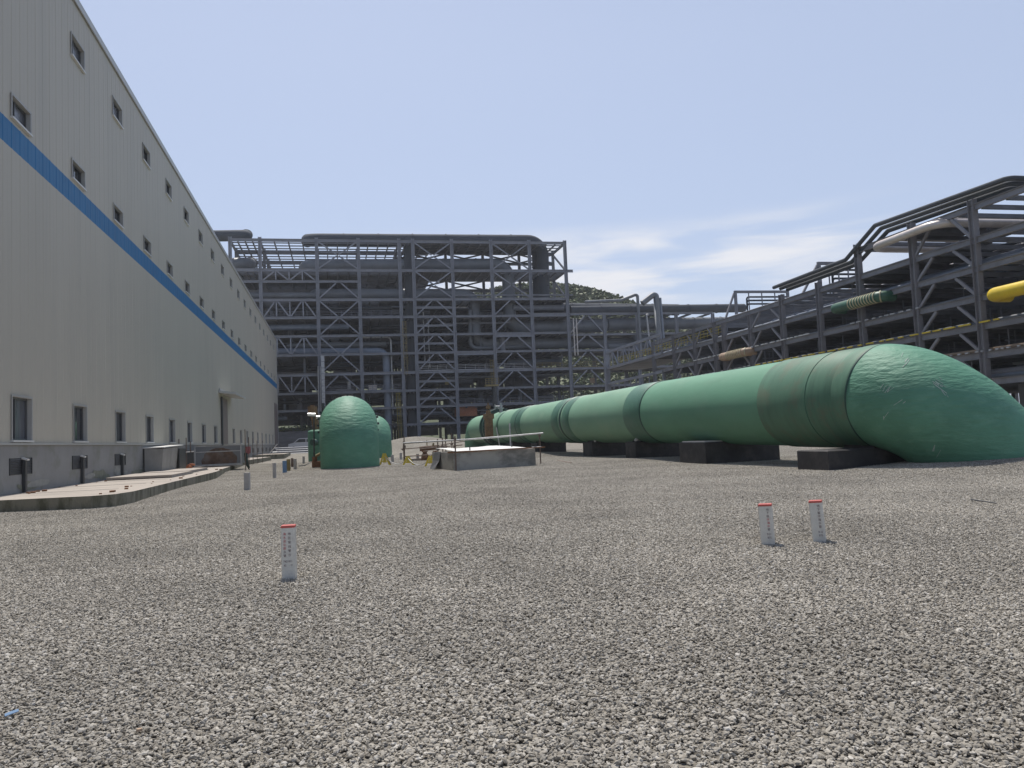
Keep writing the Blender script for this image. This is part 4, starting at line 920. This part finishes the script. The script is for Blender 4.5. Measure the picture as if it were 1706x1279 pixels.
# yellow caged ladders
def ladder(pxa, pya, pxb, pyb, dy, label, mt='yellow_dull'):
    a, b = P(pxa, pya, dy), P(pxb, pyb, dy); t = thing('caged_ladder', label, 'ladder', (b.x, b.y, b.z), 'yellow caged ladders')
    m = MB(); w_ = .3
    for s in (-w_, w_): m.bar((a.x+s, a.y, a.z), (b.x+s, b.y, b.z), .06, .06)
    k = int((a.z-b.z)/.35)
    for i in range(k): f = i/k; m.bar((a.x+(b.x-a.x)*f-w_, a.y, a.z+(b.z-a.z)*f), (a.x+(b.x-a.x)*f+w_, a.y, a.z+(b.z-a.z)*f), .03, .03)
    m.build('rails', mt, t); m = MB(); k = int((a.z-b.z-2)/1.3)
    for i in range(max(k, 1)):
        f = i/max(k, 1); zc = a.z+(b.z+2-a.z)*f; xc = a.x+(b.x-a.x)*f
        m.tube([(xc+.42*math.cos(g_), a.y-.38+.42*math.sin(g_), zc) for g_ in [PI*q/6 for q in range(13)]], .03, 5)
    for g_ in (PI*1.1, PI*1.5, PI*1.9): m.bar((a.x+.42*math.cos(g_), a.y-.38+.42*math.sin(g_), a.z), (b.x+.42*math.cos(g_), a.y-.38+.42*math.sin(g_), b.z+2), .03, .03)
    m.build('cage', mt, t)
ladder(663, 655, 667, 735, -.9, 'lowest yellow caged ladder standing before the paired columns', 'yellow_rail')
ladder(673, 536, 677, 625, -.6, 'dull yellow caged ladder high between the paired columns')
ladder(819, 600, 822, 650, -.6, 'dull orange yellow caged ladder above the far end of the large pipeline', 'yellow_dull')
t = thing('access_platform', 'yellow railed platform on a mast behind the pipeline valve', 'platform', tuple(P(818, 640, -4)), None)
a = P(808, 641, -4); b_ = P(830, 641, -4); m = MB(); m.box(a.x, b_.x, YF-4.8, YF-3, a.z-.35, a.z); m.build('floor', 'yellow_dull', t)
m = MB()
for i in range(5): x = a.x+(b_.x-a.x)*i/4; m.bar((x, YF-4.75, a.z), (x, YF-4.75, a.z+1.2), .08, .08)
for f in (.4, .8, 1.2): m.bar((a.x, YF-4.75, a.z+f), (b_.x, YF-4.75, a.z+f), .07, .07)
m.build('railing', 'yellow_dull', t)
m = MB(); m.tube([((a.x+b_.x)/2+.5, YF-3.9, a.z-.36), ((a.x+b_.x)/2+.7, YF-3.9, GZ-.5)], .5, 12); m.build('mast', 'dark_metal', t)
# pale panels and boards glimpsed inside
for i, (px, py, w_, h_, mt, lab) in enumerate(((621, 646, 1.6, 1.0, 'sign_pale', 'pale sign board hung in the bay right of the tall elbow'), (777, 685, 4.4, 1.9, 'brick_red', 'reddish container standing low inside the frame'), (745, 636, .9, 1.2, 'yellow_dull', 'small yellow cabinet on a lower floor of the frame'), (987, 634, 1.0, 1.0, 'loop_tan', 'small orange panel above the large pipeline'))):
    p = P(px, py, 2.2); m = MB(); m.box(p.x-w_/2, p.x+w_/2, YF+2.2, YF+2.4+(1.5 if i == 1 else .1), p.z-h_/2, p.z+h_/2); m.box(p.x-w_/2-.06, p.x+w_/2+.06, YF+2.12, YF+2.19, p.z+h_/2-.1, p.z+h_/2+.06)
    tag(m.build('panel', mt, None, p), lab, 'panel')
# pale riser pipe with square casing in front of column
t = thing('cable_riser', 'pale ribbed upright cable riser left above the tall elbow', 'riser', tuple(P(538, 735, -1.5)))
a, b_ = P(537.5, 592, -1.5), P(540.5, 735, -1.5); m = MB(); m.bar(a, b_, .62, .3, (0, 1, 0)); m.build('casing', 'galv', t)
m = MB()
for i in range(14): p = a+(b_-a)*(i/14); m.bar(p+V((-.36, -.17, 0)), p+V((.36, -.17, 0)), .05, .1)
m.build('ribs', 'steel', t)
t = thing('standpipe', 'pair of thin pale pipes rising left of the cable riser', 'pipe', tuple(P(532, 735, -1)))
for px in (530, 533.5): m = MB(); m.tube([P(px, 610, -1), P(px+2, 735, -1)], .11, 8); m.build('pipe', 'galv', t)
# sooty box with flue on the left lower floor
p = P(575, 652, 1); t = thing('fan_unit', 'greenish fan unit with a short flue above the tall elbow', 'fan unit', tuple(p))
m = MB(); m.box(p.x-1.6, p.x+1.6, YF+.6, YF+2.6, p.z-.6, p.z+.5); m.build('casing', 'masonry', t); m = MB(); m.cone((p.x+.8, YF+1.4, p.z+.5), .35, .35, 1.2, 12); m.cone((p.x+.8, YF+1.4, p.z+1.7), .48, .48, .2, 12); m.build('flue', 'galv', t)

# ------------------------------------------------------------------ lower pipe bridge to the right of the tall frame
LB = thing('pipe_bridge', 'lower grey steel pipe bridge right of the tall frame', 'pipe bridge', (60, YF, 0))
lx = [54.95, 62.2, 71.05, 79.5]
for i, x in enumerate(lx):
    m = MB(); m.ibeam((x, YF, 0), (x, YF, 26.6 - (.3 if i > 1 else 0)), .55, .6, .1, (1, 0, 0)); m.build('column', 'steel', LB)
    m = MB(); m.bar((x, YF+8, 0), (x, YF+8, 26.3), .6, .6, (1, 0, 0)); m.build('column', 'steel_dark', LB)
for z_ in (26.6, 22.3, 19.0, 15.3, 11.6, 8.2):
    m = MB(); m.ibeam((CXS[9]+.45, YF, z_-.25), (lx[-1], YF, z_-.25), .4, .45, .08); m.build('beam', 'steel', LB)
    m = MB(); m.bar((CXS[9]+.45, YF+8, z_-.3), (lx[-1], YF+8, z_-.3), .4, .6)
    for k in range(8): x = CXS[9]+1+k*4.4; m.bar((x, YF+.3, z_-.35), (x, YF+7.7, z_-.35), .3, .4)
    m.build('joist', 'steel_dark', LB)
    if z_ < 26: m = MB(); m.box(CXS[9]+.6, lx[-1], YF+.7, YF+7.6, z_+.001, z_+.06); m.build('decking', 'deck', LB)
bx0, bx1 = CXS[9]+.5, lx[0]-.45
for z0, z1 in ((26.0, 22.5), (21.8, 19.2), (18.4, 15.5), (14.7, 11.8)):
    xm = (bx0+bx1)/2
    for s in ((xm-.4, bx0), (xm+.4, bx1)): m = MB(); m.bar((s[0], YF, z0), (s[1], YF, z1), .24, .28, (0, 1, 0)); m.build('brace', 'steel', LB)
handrail((CXS[9]+.5, lx[1]), 15.3, .6, 'yellow_dull', LB)
duct('duct', 'wide top pipe of the lower bridge under open sky', [(950, 517, 3), (1240, 513, 3)], .95, 1, 'duct_dark', group='ducts of the lower bridge')
duct('duct', 'middle pale duct of the lower bridge', [(1012, 541, 4), (1290, 536, 4)], 1.3, 1, 'duct', group='ducts of the lower bridge')
duct('duct', 'lower double duct of the bridge, upper run', [(1055, 561, 2), (1100, 560, 2)], .8, 1, 'pipe_blue', group='ducts of the lower bridge')
duct('duct', 'lower double duct of the bridge, lower run', [(1012, 577, 2), (1100, 575, 2)], .7, 1, 'duct', group='ducts of the lower bridge')
duct('duct', 'left tall pipe loop rising over the bridge and falling before it', [(975, 503, -1.2), (1035, 500, -1.2), (1058, 491, -1.2), (1062, 492, -1.2), (1068, 590, -1.2)], .32, 1.0, 'duct', 12, group='pipe loops over the bridge', flanges=False)
duct('duct', 'right tall pipe loop rising over the bridge and falling before it', [(1070, 505, -1.2), (1088, 491, -1.2), (1093, 492, -1.2), (1099, 580, -1.2)], .62, 1.2, 'duct', 12, group='pipe loops over the bridge', flanges=False)
duct('duct', 'slim upright pipe right of the two tall loops', [(1099.5, 496, -1.2), (1106, 570, -1.2)], .3, 1, 'pipe_blue', 10, group='pipe loops over the bridge', flanges=False)
duct('duct', 'short crooked pipe between the two tall loops', [(1080, 524, -1), (1077, 524, -1), (1083, 575, -1)], .2, .6, 'galv', 8, group='pipe loops over the bridge', flanges=False)
for i, px in enumerate((956, 961)):
    duct('thin_pipe', ['left of two thin hanging pipes beside the last tall column', 'right of two thin hanging pipes beside the last tall column'][i], [(px-1, 530, -.8), (px+2, 592, -.8)], .13, 1, 'pipe_silver', 8, group='thin hanging pipes', flanges=False)

# ------------------------------------------------------------------ long pipe rack down the right side
XR = 41.6
RR = thing('pipe_rack', 'long grey steel pipe rack running down the right side of the yard', 'pipe rack', (XR, 60, 0))
CY_ = [38.6, 44.6, 50.4, 56.7, 62.35, 68.35, 74.4, 80.2, 82.3, 87.6, 93.6, 100.3]
DX = [0, 6.5, 13, 19.5]
LZ = [4.0, 5.75, 7.65, 9.55, 11.5, 13.4, 15.6]
def ctop(y): return 15.95 if y < 58 else (13.95 if y < 70 else 13.0 if y < 81 else 13.4)
for i, y in enumerate(CY_):
    for k, dx in enumerate(DX):
        if y == 82.3 and k: continue
        m = MB()
        if k == 0: m.ibeam((XR, y, -.5), (XR, y, ctop(y)), .42, .46, .035, (0, 1, 0))
        else: m.bar((XR+dx, y, -.5), (XR+dx, y, ctop(y)), .4, .4, (0, 1, 0))
        m.build('column', 'steel_near' if k == 0 else 'steel_dark', RR)
for li, z_ in enumerate(LZ):
    yend = 57 if li == 6 else 100.5
    m = MB(); m.ibeam((XR, 30, z_-.21), (XR, yend, z_-.21), .24, .42, .03); m.build('beam', 'steel_near', RR)
    m = MB()
    for dx in DX[1:]: m.bar((XR+dx, 30, z_-.2), (XR+dx, yend, z_-.2), .22, .4)
    y = 30.
    while y < yend:
        m.bar((XR+.2, y, z_-.3), (XR+19.5, y, z_-.3), .18, .3); y += 2.0
    m.build('joist', 'steel_dark', RR)
    m = MB(); y = 30.
    while y < yend-3:
        for k in range(3):
            if rj.random() < (.3 if li < 5 else .25): m.box(XR+k*6.5+.4, XR+k*6.5+6.3-rj.choice([0, 0, 1.5]), y+.1, y+5.9-rj.choice([0, 0, 1]), z_+.001, z_+.05)
        y += 6
    m.build('decking', 'deck', RR)
for i in range(len(CY_)-1):
    y0, y1 = CY_[i], CY_[i+1]
    if i not in (1, 5, 8, 9, 6): continue
    for li in range(0, 6):
        z0, z1 = LZ[li]+.05, LZ[li+1]-.45
        if z1+.45 > ctop(y0): continue
        L = y1-y0
        m = MB(); m.bar((XR, y0+.25, z0), (XR, y0+L*.33, z1), .2, .16, (1, 0, 0)); m.build('brace', 'steel_near', RR)
        m = MB(); m.bar((XR, y1-.25, z0), (XR, y1-L*.33, z1), .2, .16, (1, 0, 0)); m.build('brace', 'steel_near', RR)
m = MB(); rh = random.Random(8)
for i in range(len(CY_)-1):
    for li in range(5):
        for q in range(2):
            y = rh.uniform(CY_[i]+.5, CY_[i+1]-.5); z1_ = LZ[li+1]-.42
            if LZ[li+1] > ctop(y): continue
            x = XR+rh.uniform(.6, 5); m.bar((x, y, LZ[li]+.05), (x, y, z1_), .07, .07, (1, 0, 0)); m.bar((x-.3, y, LZ[li]+.7), (x+2.2, y, LZ[li]+.7), .06, .08)
m.build('pipe_hangers', 'steel', RR)['kind'] = 'stuff'
# the truss gallery at the far end
for k, (z0, z1) in enumerate(((11.6, 14.1), (5.6, 9.2))):
    m = MB(); ya, yb = 97.5, 119.
    for z_ in (z0, z1): m.bar((XR, ya, z_), (XR, yb, z_), .3, .35)
    n = 9
    for i in range(n):
        y0, y1 = ya+(yb-ya)*i/n, ya+(yb-ya)*(i+1)/n; m.bar((XR, y0, z0), (XR, y0, z1), .16, .16, (1, 0, 0))
        if k == 0: m.bar((XR, y0, z0 if i % 2 else z1), (XR, y1, z1 if i % 2 else z0), .15, .15, (1, 0, 0))
    m.build('gallery_truss', 'steel', RR)
m = MB(); m.bar((XR, 119.4, 0), (XR, 119.4, 14.6), .75, .75, (0, 1, 0)); m.build('column', 'steel', RR)
m = MB(); m.box(XR+.4, XR+6, 97, 119, 11.3, 11.55); m.build('gallery_floor', 'deck', RR); MB().box(XR+.4, XR+6, 97, 119, 5.3, 5.5).build('gallery_floor', 'deck', RR)
m = MB(); y = 80.5
while y < 114:
    m.bar((XR-.05, y, 11.85), (XR-.05, y, 12.75), .05, .05); y += .9
for z_ in (12.1, 12.42, 12.75): m.bar((XR-.05, 80.4, z_), (XR-.05, 114, z_), .05, .05)
m.build('handrail', 'yellow_rail', RR)
# pipes carried on the rack levels
rp = random.Random(31); PP = {}
for li, z_ in enumerate(LZ[:6]):
    for q in range(15):
        x = XR+.9+rp.random()*18; r_ = rp.choice([.12, .16, .22, .3, .45]); key = rp.choice(['duct', 'steel_near', 'steel_near', 'pipe_blue', 'duct_dark'])
        y0 = rp.uniform(28, 60); y1 = rp.uniform(70, 100); PP.setdefault(key, MB()).tube([(x, y0, z_+.08+r_), (x, y1, z_+.08+r_)], r_, 10)
for k, m in PP.items():
    tag(m.build('rack_pipework', k, None, (XR+8, 60, 0)), {'duct': 'mid grey pipes lying deep inside the right hand rack', 'duct_dark': 'dark pipes lying deep inside the right hand rack', 'steel_near': 'plain steel pipes lying deep inside the right hand rack', 'pipe_blue': 'bluish pipes lying deep inside the right hand rack'}[k], 'pipework', kind='stuff')
def rpipe_front():
    rf = random.Random(12)
    for li, z_ in enumerate(LZ[:6]):
        for q in range(6):
            x = XR+.35+q*.48+rf.uniform(0, .15); r_ = rf.choice([.06, .08, .1, .13, .17]); y0 = rf.choice([30, 30, 46]); y1 = rf.choice([74, 88, 99]) if li < 5 else rf.choice([58, 70, 80])
            m = MB(); m.tube([(x, y0, z_+.06+r_), (x, y1, z_+.06+r_)], r_, 8)
            tag(m.build('rack_pipe', rf.choice(['duct', 'pipe_silver', 'steel', 'pipe_blue', 'duct', 'loop_tan']), None, (x, y0, z_)), 'slim pipe lying along the front edge of a right rack level', 'pipe', 'slim pipes along the front of the right rack')
            if rf.random() < .5: 
                pass
rpipe_front()
def rpipe(name, label, pts, r, mt, group, rad=.8, n=12, bands=None):
    t = thing(name, label, 'pipe', tuple(pts[0]), group); path = rpath(pts, rad, 6)
    m = MB(); m.tube(path, r, n); m.build('pipe', mt, t)
    if bands:
        for p, u, rr_ in bands: MB().tube([p-u*.045, p+u*.045], rr_, n).build('band', 'band_cream', t)
    return t
for i in range(3):
    o = .42*i; x = XR-.35+.4*i
    rpipe('roof_pipe', ['outer', 'middle', 'inner'][i]+' of three dark pipes stepping down along the top of the right rack', [(XR+14, 41.2+.3*i, 16.2-.2*i), (x, 41.2+.4*i, 16.3-.2*i), (x, 53.9-.2*i, 16.72-.26*i), (x, 57.8-.2*i, 14.9-.22*i), (x, 69-.5*i, 14.75-.2*i)], .17, 'duct_dark', 'stepped roof pipes', .5)
# stepped steel hood and frames over the lower roof
def portal(x0, x1, y, z0, z1, label, rows=3):
    t = thing('roof_gantry', label, 'gantry', (x0, y, z0), 'low steel gantries on the right rack')
    m = MB(); m.bar((x0, y, z0), (x0, y, z1), .28, .28); m.bar((x1, y, z0), (x1, y, z1), .28, .28); m.bar((x0-.14, y, z1+.141), (x1+.14, y, z1+.141), .28, .28)
    for k in range(1, 4): x = x0+(x1-x0)*k/4; m.bar((x, y, z0), (x, y, z1), .1, .1)
    m.bar((x0-1.9, y, z0+.1), (x0-.15, y, z1), .2, .2); m.build('frame', 'steel_near', t)
    for k in range(rows): zz = z1-.42-.42*k; MB().tube(rpath([(x0+1.6, y+.3, z0), (x0+1.6, y+.3, zz), (x1, y+.3, zz)], .3, 5), .11, 8).build('pipe', 'duct_dark', t)
a = ony(1225, 488, 86); b_ = ony(1312, 487, 86)
portal(a.x, b_.x, 86, 13.2, a.z, 'left low gantry of bent pipes on the rack roof under the sky')
a = ony(1364, 441, 68); b_ = ony(1428, 441, 68)
portal(a.x, b_.x, 68, 13.9, a.z, 'right low gantry of bent pipes beside the roof step')
# silver insulated pipe loops
s0 = onx(1449, 414, XR-.8); s1 = onx(1562, 371, XR-.8)
rpipe('insulated_pipe', 'thick pale silver insulated pipe sloping along the top storey of the right rack', [(XR+6, s0.y+.1, s0.z), (XR-.8, s0.y, s0.z), (XR-.8, s1.y, s1.z), (XR+9, s1.y-.2, s1.z)], .29, 'pipe_silver', 'pale insulated pipes', 1.3, 16)
s2 = onx(1478, 399, XR-.3); s3 = onx(1566, 364, XR-.3)
rpipe('insulated_pipe', 'thin pale pipe above the thick silver insulated pipe', [(XR+6, s2.y, s2.z), (XR-.3, s2.y, s2.z), (XR-.3, s3.y, s3.z), (XR+9, s3.y-.2, s3.z)], .14, 'pipe_silver', 'pale insulated pipes', .9, 10)
# projecting coloured expansion loops
def loop(label, p0, p1, X, r, mt, ribs, rad):
    a, b_ = onx(*p0, X), onx(*p1, X); zc = (a.z+b_.z)/2
    pts = [V((XR+.3, a.y, zc)), V((X, a.y, zc)), V((X, b_.y, zc)), V((XR+.3, b_.y, zc))]
    bands = []
    if ribs:
        path = rpath(pts, rad, 8)[::-1]; acc = 0.; nxt = 1.0
        for p, q in zip(path, path[1:]):
            L = (q-p).length; u = (q-p).normalized()
            while nxt <= acc+L and len(bands) < 11: bands.append((p+u*(nxt-acc), u, r+.05)); nxt += .34
            acc += L
    rpipe('expansion_loop', label, pts, r, mt, 'coloured pipe loops jutting from the right rack', rad, 18, bands)
loop('dark green pipe loop with cream bands jutting from the right rack', (1388, 511), (1468, 497), XR-.8, .42, 'loop_green', True, .8)
loop('tan pipe loop with bands jutting from the right rack, farther away', (1201, 593), (1242, 588), XR-.8, .42, 'loop_tan', True, .8)
loop('plain bright yellow pipe loop at the right edge', (1648, 492), (1790, 460), XR-1.2, .43, 'loop_yellow', False, .9)
# yellow trim, pale cable trays, and sunlit slits put in as white dashes
def dashes(y0, y1, z_, label, mt, L=.8, gap=.45, x=XR-.18):
    y = y0; t = thing('rail_strip', label, 'rail', (x, y0, z_), 'broken strips along the rack beams')
    while y < y1:
        l = L*rp.uniform(.5, 1.3); MB().box(x-.06, x+.06, y, min(y1, y+l), z_, z_+.10).build('strip', mt, t); y += l+gap*rp.uniform(.4, 1.8)
dashes(43, 74, 7.67, 'broken yellow strip along the beam just above the large pipeline', 'yellow'); dashes(64, 88, 9.57, 'sunlit slits put in as white dashes along the beam above the tan loop', 'sill_white', .7, .3); dashes(36, 49, 5.77, 'broken pale strip of valves along a low beam at the right', 'galv', .25, .35); dashes(50, 58, 9.57, 'broken pale strip beside the dark green loop', 'galv', .5, .3)
# shed and stair behind the rack
t = thing('steel_shed', 'flat grey sheet shed behind the right hand rack', 'shed', (XR+3, 38, 0))
m = MB()
for i in range(16): m.box(XR+3.0, XR+3.1, 26+i*1.2, 27.18+i*1.2, 0, 4.9)
m.build('wall', 'shed', t); m = MB(); m.box(XR+2.9, XR+16, 25.8, 45.4, 4.9, 5.1); m.build('roof', 'steel_near', t)
t = thing('stair_flight', 'dark steel stair slanting down before the grey shed', 'stair', (XR+1.5, 38, 0))
m = MB(); p, q = V((XR+1.2, 41.2, 3.6)), V((XR+1.2, 35.5, .3)); m.bar(p, q, .08, .3); m.bar(p+V((.9, 0, 0)), q+V((.9, 0, 0)), .08, .3); m.bar(p+V((0, 0, 1)), q+V((0, 0, 1)), .06, .06); m.build('stringer', 'dark_metal', t)
m = MB()
for i in range(14): f = (i+.5)/14; c_ = p+(q-p)*f; m.box(c_.x+.05, c_.x+.85, c_.y-.13, c_.y+.13, c_.z-.02, c_.z+.02)
m.build('tread', 'dark_metal', t)

# ------------------------------------------------------------------ far left background, between hall and elbow
RW = tag(MB().box(-40, 2, YF-3, YF-1.8, 0, 4.3).build('retaining_wall', 'masonry', None, (-10, YF-2.4, 0)), 'dark grey retaining wall at the far end beside the hall', 'wall')
m = MB(); rn = random.Random(77)
for _ in range(900):
    x = rn.uniform(-14, 2); cpt = V((x, YF-2.0+rn.gauss(0, .5), 4.3+abs(rn.gauss(0, .55)))); s = rn.uniform(.08, .25); q = Matrix.Rotation(rn.uniform(0, 6), 3, 'Z') @ Matrix.Rotation(rn.gauss(0, 1), 3, 'X')
    m.add([cpt+q @ V((a*s, b*s, 0)) for a, b in ((-1, 0), (0, -.6), (1, 0), (0, .6))], [(0, 1, 2, 3)])
tag(m.build('creeper', 'leaves'), 'green creeper hanging along the top of the retaining wall', 'creeper', kind='stuff')
def van():
    p = ony(506, 742, 140); z0 = gh(p.x, 140); t = thing('parked_van', 'silver van parked far off between the hall and the green standpipe', 'van', (p.x, 140, z0))
    prof = [(-2.5, .5), (-2.45, 1.15), (-1.6, 1.35), (-.75, 2.05), (2.0, 2.1), (2.4, 1.3), (2.45, .5)]
    m = MB(); n = len(prof); m.add([(p.x+x, 139.1, z0+z_) for x, z_ in prof]+[(p.x+x, 140.9, z0+z_) for x, z_ in prof], [tuple(range(n)), tuple(range(2*n-1, n-1, -1))]+[(i, i+n, (i+1) % n+n, (i+1) % n) for i in range(n)]); bd = m.build('body', 'paint_silver', t)
    m = MB(); m.add([(p.x+x, 139.08, z0+z_) for x, z_ in ((-1.35, 1.4), (.35, 1.4), (.35, 1.92), (-.7, 1.92))]+[(p.x+x, 139.08, z0+z_) for x, z_ in ((.5, 1.4), (2.1, 1.4), (1.95, 1.92), (.5, 1.92))], [(0, 1, 2, 3), (4, 5, 6, 7)]); m.build('side_window', 'pane', bd)
    for x in (-1.6, 1.6):
        for y in (139.15, 140.85):
            m = MB(); m.tube([(p.x+x, y-.12, z0+.36), (p.x+x, y+.12, z0+.36)], .36, 16); w_ = m.build('wheel', 'rubber', t); m = MB(); m.tube([(p.x+x, y-.135, z0+.36), (p.x+x, y-.122, z0+.36)], .2, 12); m.build('rim', 'galv', w_)
van()
for i in range(7):
    p0 = ony(463+i*4, 752-i*2.2, 128); y = 126+i*1.4
    tag(MB().tube([(-10+.4*(i % 3), y, .35+.3*(i//2)), (.5, y+.3, .35+.3*(i//2))], .16, 8).build('stacked_tube', 'galv' if i % 2 else 'steel', None, (-6, y, .4)), 'grey steel tube in the stack lying at the far end of the yard', 'tube', 'stacked steel tubes at the far end')

# ------------------------------------------------------------------ summer haze over the yard
hzm = D.materials.new('haze'); hzm.use_nodes = True; ht_ = hzm.node_tree; ht_.nodes.clear()
pv = N(ht_, 'ShaderNodeVolumePrincipled', i_Density=.00023, i_Anisotropy=.2); pv.inputs['Color'].default_value = (.88, .92, 1, 1)
oo = N(ht_, 'ShaderNodeOutputMaterial'); ht_.links.new(pv.outputs[0], oo.inputs['Volume']); MATS['haze'] = hzm
tag(MB().box(-420, 480, -130, 640, -2.5, 78).build('haze', 'haze'), kind='stuff')
